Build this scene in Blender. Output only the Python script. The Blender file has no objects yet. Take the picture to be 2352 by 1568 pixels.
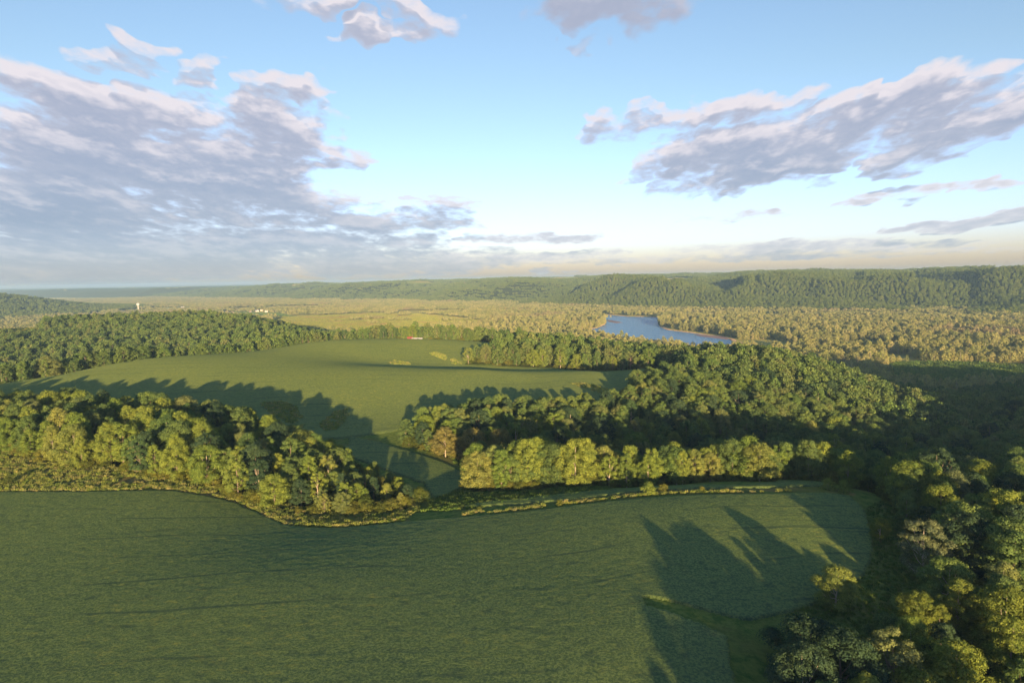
import bpy, math, random
import numpy as np
from mathutils import Matrix, Vector
random.seed(7); rng = np.random.default_rng(7)
SC = bpy.context.scene
COL = SC.collection

# ------------------------------------------------------------------ camera
PITCH, ROLL, F, CAMZ = 5.2, -1.0, 683.0, 60.0
cam_d = bpy.data.cameras.new('camera'); cam = bpy.data.objects.new('camera', cam_d); COL.objects.link(cam)
cam_d.sensor_width = 36; cam_d.lens = F / 1024 * 36; cam_d.clip_start = 0.5; cam_d.clip_end = 60000
Rc = Matrix.Rotation(math.radians(90 - PITCH), 4, 'X') @ Matrix.Rotation(math.radians(ROLL), 4, 'Z')
cam.matrix_world = Matrix.Translation((0, 0, CAMZ)) @ Rc
SC.camera = cam

# ------------------------------------------------------------------ exposure, light and sky
SUN_EL, SUN_AZ = 5.5, 173.0           # degrees; azimuth clockwise from +Y: low sun behind the camera's right shoulder
SUN_W, SKY_W, EXPO = 5.0, 0.12, 1.46
HAZE = 8.0e-5
SC.view_settings.view_transform = 'Standard'; SC.view_settings.look = 'None'
SC.view_settings.exposure = EXPO; SC.view_settings.gamma = 1
SC.cycles.use_denoising = True
SC.cycles.max_bounces = 6; SC.cycles.diffuse_bounces = 2; SC.cycles.transmission_bounces = 3
SC.cycles.volume_bounces = 0; SC.cycles.sample_clamp_indirect = 4
try:
    SC.cycles.use_light_tree = False
except Exception:
    pass
sun_d = bpy.data.lights.new('sun', 'SUN'); sun = bpy.data.objects.new('sun', sun_d); COL.objects.link(sun)
sun_d.energy = SUN_W; sun_d.angle = math.radians(0.5); sun_d.color = (1.0, 0.70, 0.34)
a, e = math.radians(SUN_AZ), math.radians(SUN_EL)
to_sun = Vector((math.sin(a) * math.cos(e), math.cos(a) * math.cos(e), math.sin(e)))
sun.rotation_euler = to_sun.to_track_quat('Z', 'Y').to_euler()
sun.location = (60, -200, 150)

W = bpy.data.worlds.new('World'); SC.world = W; W.use_nodes = True
W.cycles.sampling_method = 'MANUAL'; W.cycles.sample_map_resolution = 256


class NT:
    """small helper to write node trees"""
    def __init__(s, nt):
        s.t = nt; nt.nodes.clear() if not isinstance(nt, bpy.types.GeometryNodeTree) else None

    def n(s, kind, ins=None, **kw):
        nd = s.t.nodes.new(kind)
        for k, v in kw.items():
            setattr(nd, k, v)
        for k, v in (ins or {}).items():
            sock = nd.inputs[k]
            if isinstance(v, bpy.types.NodeSocket):
                s.t.links.new(v, sock)
            else:
                sock.default_value = v
        return nd

    def m(s, op, a, b=None, c=None, clamp=False):
        ins = {0: a}
        if b is not None: ins[1] = b
        if c is not None: ins[2] = c
        return s.n('ShaderNodeMath', ins, operation=op, use_clamp=clamp).outputs[0]

    def vm(s, op, a, b=None):
        ins = {0: a}
        if b is not None: ins[1] = b
        nd = s.n('ShaderNodeVectorMath', ins, operation=op)
        return nd.outputs['Value'] if op in ('LENGTH', 'DOT_PRODUCT') else nd.outputs[0]

    def noise(s, vec, scale, detail=4, rough=0.5, dist=0.0):
        return s.n('ShaderNodeTexNoise', {'Vector': vec, 'Scale': scale, 'Detail': detail, 'Roughness': rough, 'Distortion': dist})

    def ss(s, v, lo, hi, a=0.0, b=1.0, kind='SMOOTHSTEP'):
        return s.n('ShaderNodeMapRange', {'Value': v, 'From Min': lo, 'From Max': hi, 'To Min': a, 'To Max': b}, interpolation_type=kind).outputs[0]

    def mix(s, f, a, b, blend='MIX'):
        nd = s.n('ShaderNodeMix', data_type='RGBA', blend_type=blend)
        for i, v in ((0, f), (6, a), (7, b)):
            if isinstance(v, bpy.types.NodeSocket): s.t.links.new(v, nd.inputs[i])
            else: nd.inputs[i].default_value = v if i == 0 else (tuple(v) + (1,) if len(v) == 3 else v)
        return nd.outputs[2]


# cloud banks as ellipses in (azimuth, elevation) degrees, taken on the sky itself
S = 1024 / 2352
Rn = np.array(Rc.to_3x3())


def ray(pu, pv):
    u, v = pu * S, pv * S
    d = Rn @ np.array([(u - 512) / F, -(v - 341) / F, -1.0])
    return d / np.linalg.norm(d)


CLOUDS = [  # x, y, rx, ry (survey units), tilt, weight
    (60, 190, 150, 45, 0, 1.0), (250, 235, 230, 60, 0, 1.1), (150, 330, 330, 110, 0, 1.3), (450, 380, 330, 110, 4, 1.2), (100, 480, 420, 110, 0, 1.4),
    (560, 420, 260, 45, 0, 1.0), (500, 470, 380, 60, 0, 1.1), (250, 590, 560, 75, 0, 1.4), (650, 205, 130, 32, 4, .9), (640, 265, 190, 55, -8, 1.0),
    (730, 320, 150, 38, -18, 1.1), (600, 340, 220, 45, 0, 1.1), (690, 395, 150, 26, 8, 1.1), (680, 470, 130, 20, 0, .9), (870, 510, 260, 26, 0, .9),
    (560, 560, 520, 40, 0, 1.1), (850, 600, 420, 38, 0, 1.0), (1230, 545, 190, 12, 0, .8), (1200, 590, 260, 16, 0, .7), (430, 165, 60, 18, 0, .65), (280, 120, 60, 16, 0, .5),
    (720, 12, 120, 20, 0, .75), (930, 30, 130, 26, -14, .8), (850, 82, 95, 17, 8, .75), (1400, 15, 250, 55, 0, 1.2), (1310, 112, 30, 14, 0, .45),
    (1470, 280, 115, 24, 4, .95), (1680, 255, 200, 34, 8, 1.0), (1800, 320, 330, 62, 6, 1.25), (2080, 230, 210, 40, 10, 1.1), (2230, 280, 290, 62, 14, 1.25), (1950, 290, 300, 60, 8, 1.2),
    (1760, 385, 260, 42, 8, 1.15), (1720, 420, 170, 20, 0, .9), (2090, 385, 90, 9, 5, .75), (1480, 402, 60, 10, 0, .6), (2050, 455, 62, 11, 5, .9), (2180, 428, 80, 8, 0, .8), (2330, 420, 60, 9, 0, .8),
    (2250, 500, 260, 16, 5, 1.0), (1650, 500, 100, 7, 0, .6), (1760, 488, 60, 6, 0, .7), (1850, 568, 420, 17, 0, .8), (1700, 590, 500, 12, 0, .6), (2250, 575, 200, 7, 0, .6), (1280, 621, 70, 7, 0, .7), (1000, 475, 90, 12, 0, .6),
]


def azel(pu, pv):
    d = ray(pu, pv)
    return math.degrees(math.atan2(d[0], d[1])), math.degrees(math.asin(d[2]))


def cloud_group():
    g = bpy.data.node_groups.new('cloud_density', 'ShaderNodeTree')
    g.interface.new_socket('Az', in_out='INPUT', socket_type='NodeSocketFloat')
    g.interface.new_socket('El', in_out='INPUT', socket_type='NodeSocketFloat')
    g.interface.new_socket('Density', in_out='OUTPUT', socket_type='NodeSocketFloat')
    t = NT(g); gi = t.n('NodeGroupInput'); go = t.n('NodeGroupOutput')
    az, el = gi.outputs['Az'], gi.outputs['El']
    # flattened towards the horizon like a real cloud deck
    k = t.m('DIVIDE', 30.0, t.m('ADD', t.m('MAXIMUM', el, -1.0), 7.0))
    p = t.n('ShaderNodeCombineXYZ', {0: t.m('MULTIPLY', t.m('MULTIPLY', az, 0.075), t.m('POWER', k, 0.55)), 1: t.m('MULTIPLY', t.m('LOGARITHM', t.m('ADD', t.m('MAXIMUM', el, -1.0), 5.0), math.e), 2.5), 2: 3.1}).outputs[0]
    nw = t.noise(p, 1.1, 3, 0.5)
    warp = t.vm('SUBTRACT', nw.outputs['Color'], (0.5, 0.5, 0.5))
    nw2 = t.noise(p, 4.0, 2, 0.5)
    warp = t.vm('ADD', warp, t.vm('MULTIPLY', t.vm('SUBTRACT', nw2.outputs['Color'], (0.5, 0.5, 0.5)), (0.7, 0.7, 0)))
    ws = t.n('ShaderNodeSeparateXYZ', {0: warp})
    a2 = t.m('MULTIPLY_ADD', ws.outputs[0], 11.0, az)
    e2 = t.m('MULTIPLY_ADD', t.m('MULTIPLY', ws.outputs[1], t.ss(el, 0, 20, 1.0, 6.0)), 1.0, el)
    pos = t.n('ShaderNodeCombineXYZ', {0: a2, 1: e2, 2: 0.0}).outputs[0]
    acc = None
    for (x, y, rx, ry, tilt, wt) in CLOUDS:
        if rx < 130 and y < 500: rx *= 1.45; ry *= 1.7; wt *= .86
        ca, ce = azel(x, y); a1, _ = azel(x + rx, y); a0, _ = azel(x - rx, y); _, e1 = azel(x, y - ry); _, e0 = azel(x, y + ry)
        mp = t.n('ShaderNodeMapping', {'Vector': pos, 'Location': (ca, ce, 0), 'Rotation': (0, 0, math.radians(tilt)), 'Scale': ((a1 - a0) / 2 * 1.15, max((e1 - e0) / 2 * 1.25, .35), 1)}, vector_type='TEXTURE').outputs[0]
        v = t.m('MULTIPLY', t.m('SUBTRACT', 1.0, t.vm('DOT_PRODUCT', mp, mp), clamp=True), wt)
        acc = v if acc is None else t.m('MAXIMUM', acc, v)
    p2 = t.vm('MULTIPLY', p, (1.0, 1.35, 1.0))
    n1 = t.noise(p2, 1.7, 10, 0.6, 0.15).outputs['Fac']
    n2 = t.noise(p2, 6.5, 7, 0.6, 0.2).outputs['Fac']
    d = t.m('ADD', acc, t.m('MULTIPLY', t.m('SUBTRACT', n1, 0.5), 2.3))
    d = t.m('ADD', d, t.m('MULTIPLY', t.m('SUBTRACT', n2, 0.5), 1.25))
    d = t.m('SUBTRACT', d, t.ss(acc, 0.0, 0.3, 0.9, 0.0))
    t.t.links.new(d, go.inputs[0])
    return g


def build_world():
    t = NT(W.node_tree)
    co = t.n('ShaderNodeTexCoord').outputs['Generated']
    sp = t.n('ShaderNodeSeparateXYZ', {0: co})
    az = t.m('MULTIPLY', t.m('ARCTAN2', sp.outputs[0], sp.outputs[1]), 57.29578)
    el = t.m('MULTIPLY', t.m('ARCSINE', sp.outputs[2]), 57.29578)
    sky = t.n('ShaderNodeTexSky', sky_type='NISHITA', sun_disc=False, sun_elevation=math.radians(SUN_EL),
              sun_rotation=math.radians(SUN_AZ), air_density=1.0, dust_density=1.0, ozone_density=2.0).outputs[0]
    g = cloud_group()

    dd = []
    for da, de in ((0, 0), (0.2, 0.9)):
        nd = t.t.nodes.new('ShaderNodeGroup'); nd.node_tree = g
        t.t.links.new(t.m('ADD', az, float(da)), nd.inputs['Az']); t.t.links.new(t.m('ADD', el, float(de)), nd.inputs['El'])
        dd.append(nd.outputs[0])
    cover = t.ss(dd[0], 0.0, 0.85)
    lit = t.m('MULTIPLY', t.ss(t.m('SUBTRACT', dd[0], dd[1]), -0.08, 0.8), t.ss(el, 1.0, 13.0, .45, 1.0))
    thick = t.ss(dd[0], 0.2, 1.4)
    bright = t.m('ADD', t.m('MULTIPLY', t.m('MULTIPLY', lit, t.m('SUBTRACT', 1.15, t.m('MULTIPLY', thick, .45))), 1.15), t.m('MULTIPLY', t.m('SUBTRACT', 1.0, thick), 0.34), clamp=True)
    tc = azel(1400, 8); mp = t.n('ShaderNodeMapping', {'Vector': t.n('ShaderNodeCombineXYZ', {0: az, 1: el, 2: 0.0}).outputs[0], 'Location': (tc[0], tc[1], 0), 'Scale': (9.5, 4.2, 1)}, vector_type='TEXTURE').outputs[0]
    bright = t.m('MULTIPLY', bright, t.ss(t.vm('LENGTH', mp), .6, 1.3, .3, 1.0))
    low = t.ss(el, 0.0, 14.0)
    dark = t.mix(low, CL_DARK_LOW, CL_DARK_HI)
    lite = t.mix(low, CL_LITE_LOW, CL_LITE_HI)
    ccol = t.mix(bright, dark, lite)
    cl = t.mix(1.0, ccol, (CL_GAIN, CL_GAIN, CL_GAIN), 'MULTIPLY')
    tint = t.mix(t.ss(el, -2.0, 16.0), SKY_TINT_LOW, SKY_TINT)
    skyc = t.mix(1.0, sky, tint, 'MULTIPLY')
    glow = t.ss(t.vm('DOT_PRODUCT', co, tuple(to_sun)), .1, .95)
    skyc = t.mix(glow, skyc, t.mix(1.0, skyc, (0.42, 0.52, 0.85), 'MULTIPLY'))
    op = t.m('MULTIPLY', cover, t.ss(el, -1.0, 5.0, 0.6, 0.96))
    out = t.mix(op, skyc, cl)
    bg = t.n('ShaderNodeBackground', {'Color': out, 'Strength': SKY_W})
    wo = t.n('ShaderNodeOutputWorld', {'Surface': bg.outputs[0]})


SKY_TINT, SKY_TINT_LOW = (1.05, 0.96, 1.0), (1.06, 1.12, 2.1)
CL_GAIN = 3.5
CL_DARK_LOW, CL_DARK_HI = (0.28, 0.37, 0.48), (0.35, 0.39, 0.51)
CL_LITE_LOW, CL_LITE_HI = (0.68, 0.68, 0.71), (0.74, 0.69, 0.73)
build_world()

# ------------------------------------------------------------------ numpy helpers
C0 = np.array([0, 0, CAMZ])


def atz(pu, pv, z):
    d = ray(pu, pv); t = (z - CAMZ) / d[2]
    return C0 + t * d


def project(P):
    q = (np.asarray(P, float) - C0) @ Rn
    w = -q[..., 2]
    return q[..., 0] / w * F + 512, 341 - q[..., 1] / w * F, w


def smooth(x, a, b):
    t = np.clip((x - a) / (b - a), 0, 1); return t * t * (3 - 2 * t)


def hash2(i, j, s):
    i = i.astype(np.int64); j = j.astype(np.int64)
    h = (i * 374761393 + j * 668265263 + s * 1442695041) & 0x7fffffff
    h = ((h ^ (h >> 13)) * 1274126177) & 0x7fffffff
    return ((h ^ (h >> 16)) & 0xffff) / 65535.0


def vnoise(x, y, s=0):
    i, j = np.floor(x), np.floor(y); fx, fy = x - i, y - j
    fx = fx * fx * (3 - 2 * fx); fy = fy * fy * (3 - 2 * fy)
    return (hash2(i, j, s) * (1 - fx) + hash2(i + 1, j, s) * fx) * (1 - fy) + (hash2(i, j + 1, s) * (1 - fx) + hash2(i + 1, j + 1, s) * fx) * fy


def fbm(x, y, o=4, s=0):
    v = 0; a = 0.5
    for k in range(o):
        v = v + a * (vnoise(x, y, s + k) - 0.5); x = x * 2.03 + 7.1; y = y * 2.03 + 3.7; a *= 0.5
    return v


def inpoly(x, y, poly):
    x = np.asarray(x, float); y = np.asarray(y, float)
    r = np.zeros(x.shape, bool); n = len(poly)
    for k in range(n):
        x0, y0 = poly[k][:2]; x1, y1 = poly[(k + 1) % n][:2]
        c = (y0 > y) != (y1 > y)
        with np.errstate(divide='ignore', invalid='ignore'):
            xi = (x1 - x0) * (y - y0) / (y1 - y0) + x0
        r ^= c & (x < xi)
    return r


def polydist(x, y, line):
    """distance to an open polyline and the side (positive = left of travel)"""
    best = np.full(x.shape, 1e9); side = np.zeros(x.shape)
    for (x0, y0), (x1, y1) in zip(line[:-1], line[1:]):
        dx, dy = x1 - x0, y1 - y0; L = dx * dx + dy * dy
        t = np.clip(((x - x0) * dx + (y - y0) * dy) / L, 0, 1)
        d = np.hypot(x - x0 - t * dx, y - y0 - t * dy)
        sd = np.sign(dx * (y - y0) - dy * (x - x0))
        m = d < best - 1e-6; best = np.where(m, d, best); side = np.where(m, sd, side)
    return best, side


# ------------------------------------------------------------------ terrain
CTRL = []
for pu, pv, z in [
    (0, 1568, 0), (600, 1568, 0), (1176, 1568, 0), (1680, 1568, 0), (0, 1130, 0), (400, 1128, 0), (650, 1205, -3), (950, 1190, -3.2), (1200, 1170, -2),
    (1500, 1140, 0), (1800, 1132, 0), (1990, 1150, -1), (2005, 1250, -1), (1720, 1425, 0), (1200, 1300, -0.5), (600, 1350, 0.3), (1500, 1300, 0.3),
    (0, 935, 3), (0, 882, 5), (300, 830, 8), (740, 783, 10), (1000, 781, 7.5), (1150, 790, 4), (620, 838, 8), (860, 842, 5.5), (1100, 848, 3), (1350, 852, 0.5), (1560, 845, -2),
    (1440, 905, -3), (800, 1010, -6), (1060, 1080, -8), (960, 1140, -7), (650, 980, -5), (850, 985, -6), (1000, 950, -5), (300, 900, 4), (1200, 920, -4.5), (1200, 880, -2), (700, 900, 2)]:
    p = atz(pu, pv, z); CTRL.append((p[0], p[1], z))
CTRL += [
    (0, 0, 0), (-120, 20, 1), (60, 20, -5), (200, 0, -12), (-300, 60, 2), (-260, 200, 1), (0, 50, 0),
    (-170, 260, 1), (-110, 245, -1), (-70, 215, -4), (-250, 290, 1),
    # behind the first crest of the far field, then its upper part
    (-20, 478, -4.5), (60, 480, -7.5), (-95, 480, 1.5), (-10, 520, 0), (60, 520, -7), (-60, 560, 4), (20, 570, -1), (120, 500, -9),
    # ravine and slopes on the right
    (-12, 205, -4), (20, 206, -3.5), (60, 207, -3), (92, 205, -3), (0, 228, -13), (40, 230, -17), (90, 235, -20), (150, 265, -26), (200, 320, -33), (250, 390, -36), (310, 500, -46), (360, 580, -50),
    (-30, 285, -7), (10, 290, -10), (60, 300, -14), (120, 330, -19), (170, 400, -18), (30, 325, -10), (90, 400, -8), (150, 470, -10), (190, 490, -9), (240, 540, -20), (290, 600, -38), (225, 470, -20), (330, 640, -49), (110, 440, -7),
    (110, 175, -4), (140, 120, -9), (60, 92, -8), (46, 86, -7), (80, 108, -7.5), (100, 135, -5.5), (60, 70, -9), (80, 80, -11), (120, 90, -12), (66, 112, -4.5), (140, 155, -7), (44, 104, -3), (180, 140, -10), (180, 180, -14), (220, 240, -20), (260, 300, -26), (330, 380, -22), (360, 460, -34), (420, 440, -18), (300, 250, -14), (420, 300, -8), (450, 550, -44), (520, 450, -30), (700, 500, -40), (520, 650, -50), (600, 250, -10), (300, 80, -10), (140, 60, -8), (104, 160, -5),
    # down to the valley behind
    (60, 640, -12), (150, 620, -22), (120, 750, -34), (0, 700, -14), (240, 700, -46), (180, 860, -50), (0, 850, -40), (-80, 720, -8), (-60, 900, -48), (300, 800, -50), (60, 1000, -50),
    # wooded hill on the left
    (-350, 430, -16), (-250, 590, -12), (-190, 680, -6), (-330, 900, -5), (-420, 480, -22), (-310, 545, -17), (-420, 620, -24), (-560, 650, -18), (-330, 720, -13), (-230, 720, -9), (-500, 850, -10), (-700, 780, -14), (-640, 880, -13), (-684, 987, 0), (-800, 950, 2), (-620, 1150, -6), (-480, 1150, -5), (-400, 980, -4), (-280, 880, -14), (-180, 800, -20),
    (-150, 980, -48), (-250, 1100, -49), (-380, 1350, -50), (-560, 1450, -50), (-800, 1500, -48), (-950, 1250, 0), (-1200, 1100, 0), (-1000, 700, -10), (-700, 500, -8), (-1100, 1500, -44), (-500, 300, 0)]
CTRL = np.array(CTRL, float)


def tps_fit(P):
    n = len(P); X = P[:, :2] / 100
    r2 = ((X[:, None] - X[None]) ** 2).sum(-1); K = np.where(r2 > 0, 0.5 * r2 * np.log(r2 + 1e-20), 0) + np.eye(n) * 0.02
    Q = np.c_[np.ones(n), X]; A = np.zeros((n + 3, n + 3)); A[:n, :n] = K; A[:n, n:] = Q; A[n:, :n] = Q.T
    return np.linalg.solve(A, np.r_[P[:, 2], 0, 0, 0]), X


TW, TX = tps_fit(CTRL)


def tps(x, y):
    sh = np.shape(x); q = np.c_[np.ravel(x), np.ravel(y)] / 100.0; out = np.empty(len(q))
    for i in range(0, len(q), 40000):
        s = q[i:i + 40000]; r2 = ((s[:, None] - TX[None]) ** 2).sum(-1)
        out[i:i + 40000] = (0.5 * r2 * np.log(r2 + 1e-20)) @ TW[:-3] + TW[-3] + s @ TW[-2:]
    return out.reshape(sh)


FLOOR = -50.0
WATER = -51.2


def vp(pu, pv, z=FLOOR):
    p = atz(pu, pv, z); return (p[0], p[1])


FOOT = [(6000, 500), (2400, 950), vp(2352, 733), vp(2050, 727), vp(1800, 720), vp(1560, 716), vp(1330, 709), vp(1150, 701), vp(1000, 696), vp(850, 692), vp(700, 689.5), vp(560, 687.5), vp(350, 684), (-9000, 9500)]
RIVER = [vp(*p) for p in [(1352, 722), (1380, 724), (1392, 733), (1390, 744), (1372, 752), (1345, 757), (1352, 768), (1400, 776), (1480, 790), (1600, 799), (1700, 801), (1800, 803), (1830, 798),
                          (1700, 788), (1680, 782), (1672, 776), (1640, 771), (1585, 763), (1530, 756), (1513, 748), (1516, 738), (1520, 730), (1506, 727), (1440, 725.5), (1400, 722), (1368, 718), (1352, 718)]]
MARSH = [vp(*p) for p in [(640, 727), (760, 723), (850, 718), (960, 720), (1040, 727), (1110, 737), (1120, 745), (1060, 750), (1010, 753), (960, 762), (900, 775), (700, 790), (640, 760), (620, 745)]]
MEADOW = [vp(*p) for p in [(2030, 838), (2100, 831), (2230, 834), (2352, 838), (2500, 838), (2500, 885), (2352, 888), (2230, 892), (2120, 890), (2050, 862)]]
FARMS = [[vp(*p) for p in [(345, 711.5), (450, 711.5), (450, 707.5), (345, 707)]], [vp(*p) for p in [(540, 725), (680, 727), (640, 719), (540, 716)]], [vp(*p) for p in [(235, 717), (330, 716), (420, 713), (240, 712.5)]]]
CLEARING = [vp(*p, -1) for p in [(-80, 749), (60, 746), (100, 748), (106, 754), (80, 762), (40, 765), (-80, 765)]]


def height(x, y):
    x = np.asarray(x, float); y = np.asarray(y, float); r = np.hypot(x, y)
    near = np.maximum(tps(x, y), FLOOR)
    near = np.minimum(near, 12)
    w = smooth(r, 1150, 1550)
    back = np.where(y < 0, smooth(r, 250, 700), 0)
    near = near * (1 - back)
    h = near * (1 - np.where(y < 0, 0, w)) + FLOOR * np.where(y < 0, 0, w)
    # soft join with the valley floor
    h = np.maximum(h, FLOOR + 0.25 * np.clip(near - FLOOR, 0, 1))
    rough = smooth(r, 300, 900)
    h = h + fbm(x / 90, y / 90, 3, 5) * (5 + 13 * smooth(-x, 150, 300)) * rough * smooth(h, -49, -40)
    # the bluffs across the river
    d, sd = polydist(x, y, FOOT); d = -d * sd
    d = np.where(y < 0, -1e3, d)
    g = fbm(x / 620, y / 620, 3, 21) * 1000 + fbm(x / 210, y / 210, 3, 31) * 300
    dd = d + g * smooth(d, 10, 350) - 20
    top = 92 + 14 * smooth(x, -2500, 1500) + fbm(x / 900, y / 900, 4, 41) * 26 + 22 * smooth(r, 4200, 7500) * smooth(x, -1500, 2500) - 16 * smooth(-x, 500, 5000)
    bl = top * smooth(dd, 0, 560) ** 0.9 * (1 + smooth(dd, 60, 500) * fbm(x / 330, y / 330, 3, 61) * .45)
    cx = (x * .93 - y * .37) / 330 + fbm(x / 500, y / 500, 3, 71) * 1.6; cut = 1 - np.abs(2 * vnoise(cx, y / 2600, 72) - 1)
    cut2 = 1 - np.abs(2 * vnoise(cx * 2.7 + 5, y / 900, 73) - 1)
    bl = bl * (1 - (.38 * smooth(cut, .5, 1) + .16 * smooth(cut2, .6, 1)) * smooth(dd, 0, 150) * (1 - .75 * smooth(dd, 450, 1100)))
    h = h + np.where(y > 300, bl, 0)
    # bluff on the far left
    u = (x + 2330) / 430; v = (y - 2700) / 560
    h = h + np.where(y > 800, 88 * np.exp(-(np.maximum(u, 0) ** 2.4 + v * v)) * (1 + fbm(x / 260, y / 260, 3, 51) * .6) * (u < 3), 0)
    # river bed
    return h


def riverbed(x, y, h):
    m = inpoly(x, y, RIVER)
    return np.where(m, -53.0, h)


def G(pu, pv):
    """the point of the ground seen at a survey point"""
    d = ray(pu, pv); t = np.concatenate([np.arange(60, 1500, 2.0), np.arange(1500, 9000, 10.0)])
    P = C0 + t[:, None] * d; h = height(P[:, 0], P[:, 1]); k = np.argmax(P[:, 2] < h)
    k = max(k, 1); a0 = P[k - 1, 2] - h[k - 1]; a1 = h[k] - P[k, 2]; f = a0 / (a0 + a1 + 1e-9)
    q = P[k - 1] * (1 - f) + P[k] * f
    return (float(q[0]), float(q[1]))


def H1(x, y): return float(height(np.array([x]), np.array([y]))[0])


def tag(o, label=None, cat=None, group=None, kind=None):
    if label: o['label'] = label
    if cat: o['category'] = cat
    if group: o['group'] = group
    if kind: o['kind'] = kind
    return o


def mesh_obj(name, V, Fc, mats, parent=None, mi=None, smoothf=False, link=True):
    me = bpy.data.meshes.new(name); V = np.asarray(V, np.float32); Fc = np.asarray(Fc, np.int32)
    k = Fc.shape[1]; me.vertices.add(len(V)); me.vertices.foreach_set('co', V.ravel())
    me.loops.add(Fc.size); me.loops.foreach_set('vertex_index', Fc.ravel())
    me.polygons.add(len(Fc)); me.polygons.foreach_set('loop_start', np.arange(0, Fc.size, k, dtype=np.int32))
    if mi is not None: me.polygons.foreach_set('material_index', np.asarray(mi, np.int32))
    me.polygons.foreach_set('use_smooth', np.full(len(Fc), smoothf))
    me.update(calc_edges=True)
    for m in (mats if isinstance(mats, (list, tuple)) else [mats]): me.materials.append(m)
    o = bpy.data.objects.new(name, me)
    if link: COL.objects.link(o)
    if parent: o.parent = parent
    return o


# ------------------------------------------------------------------ materials
def mat(name):
    m = bpy.data.materials.new(name); m.use_nodes = True; return m, NT(m.node_tree)


def leaf_mat(name, cols, brown=None, trans=0.25, var=1.0):
    """foliage: three tones chosen by tree, mottled over the crown; brown = share of dry trees in broad patches"""
    m, t = mat(name)
    oi = t.n('ShaderNodeObjectInfo'); rnd = oi.outputs['Random']
    cr = t.n('ShaderNodeValToRGB', {0: rnd}); el = cr.color_ramp.elements
    el[0].color = cols[0] + (1,); el[1].color = cols[-1] + (1,)
    for k, c in enumerate(cols[1:-1]):
        q = el.new((k + 1) / (len(cols) - 1)); q.color = c + (1,)
    base = cr.outputs[0]
    geo = t.n('ShaderNodeNewGeometry')
    n = t.noise(geo.outputs['Position'], 0.45, 2, 0.6)
    base = t.mix(1.0, base, t.n('ShaderNodeCombineColor', {0: t.ss(n.outputs[0], .25, .75, 0.72, 1.3), 1: t.ss(n.outputs[0], .25, .75, 0.78, 1.2), 2: t.ss(n.outputs[0], .25, .75, 0.9, 1.05)}).outputs[0], 'MULTIPLY')
    lf = geo.outputs['Random Per Island']
    base = t.mix(1.0, base, t.n('ShaderNodeCombineColor', {0: t.ss(lf, 0, 1, 0.65, 1.35, 'LINEAR'), 1: t.ss(lf, 0, 1, 0.7, 1.3, 'LINEAR'), 2: t.ss(lf, 0, 1, 0.7, 1.3, 'LINEAR')}).outputs[0], 'MULTIPLY')
    if brown:
        nb = t.noise(oi.outputs['Location'], brown[1], 3, 0.6)
        f = t.m('MULTIPLY', t.ss(nb.outputs[0], brown[2], brown[2] + .12), t.ss(t.m('FRACT', t.m('MULTIPLY', rnd, 37.0)), 0.2, 0.5))
        base = t.mix(f, base, brown[0])
    df = t.n('ShaderNodeBsdfDiffuse', {'Color': base}).outputs[0]
    tr = t.n('ShaderNodeBsdfTranslucent', {'Color': t.mix(1.0, base, (1.25, 1.2, .5), 'MULTIPLY')}).outputs[0]
    ms = t.n('ShaderNodeMixShader', {0: trans, 1: df, 2: tr}).outputs[0]
    t.n('ShaderNodeOutputMaterial', {'Surface': ms})
    return m


def simple(name, col, rough=0.8, noise=None, metallic=0.0, var=0.3):
    m, t = mat(name); c = col + (1,)
    co = t.n('ShaderNodeTexCoord').outputs['Object']
    if noise:
        n = t.noise(co, noise, 4, .6)
        c = t.mix(n.outputs[0], tuple(v * (1 - var) for v in col), tuple(v * (1 + var) for v in col))
    b = t.n('ShaderNodeBsdfPrincipled', {'Base Color': c, 'Roughness': rough, 'Metallic': metallic})
    t.n('ShaderNodeOutputMaterial', {'Surface': b.outputs[0]})
    return m


UP = [(0.082, 0.140, 0.049), (0.138, 0.197, 0.062), (0.101, 0.168, 0.052), (0.179, 0.211, 0.080), (0.120, 0.197, 0.055), (0.163, 0.226, 0.066), (0.074, 0.130, 0.052)]
M_UP = leaf_mat('upland_leaves', UP)
M_EDGE = leaf_mat('olive_gold_leaves', [(0.162, 0.228, 0.048), (0.204, 0.254, 0.054), (0.134, 0.206, 0.046), (0.228, 0.252, 0.074)])  # lighter yellow-green leaf tones, most common along the wood edges
M_DARK = leaf_mat('dark_leaves', [(0.047, 0.086, 0.046), (0.062, 0.104, 0.054)])
M_LIME = leaf_mat('lime_leaves', [(0.155, 0.202, 0.041), (0.144, 0.184, 0.041)])
M_TAN = leaf_mat('tan_leaves', [(0.190, 0.190, 0.062), (0.200, 0.182, 0.070)])
M_SILVER = leaf_mat('silvery_leaves', [(0.143, 0.174, 0.086), (0.121, 0.160, 0.077)])
M_FLOOD = leaf_mat('floodplain_leaves', [(0.290, 0.310, 0.110), (0.360, 0.355, 0.135), (0.200, 0.235, 0.080), (0.400, 0.380, 0.165), (0.270, 0.300, 0.100)], brown=((0.300, 0.245, 0.140), 0.004, 0.56))
M_BLUFF = leaf_mat('bluff_leaves', [(0.112, 0.167, 0.041), (0.167, 0.220, 0.051), (0.127, 0.182, 0.044), (0.199, 0.237, 0.063)])
M_SHRUB = leaf_mat('shrub_leaves', [(0.104, 0.137, 0.029), (0.163, 0.172, 0.039), (0.078, 0.111, 0.026)])
M_BARK = simple('bark', (0.20, 0.16, 0.12), 0.9, 1.5)
M_PALEBARK = simple('pale_bark', (0.38, 0.32, 0.25), 0.9, 1.5)


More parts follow.
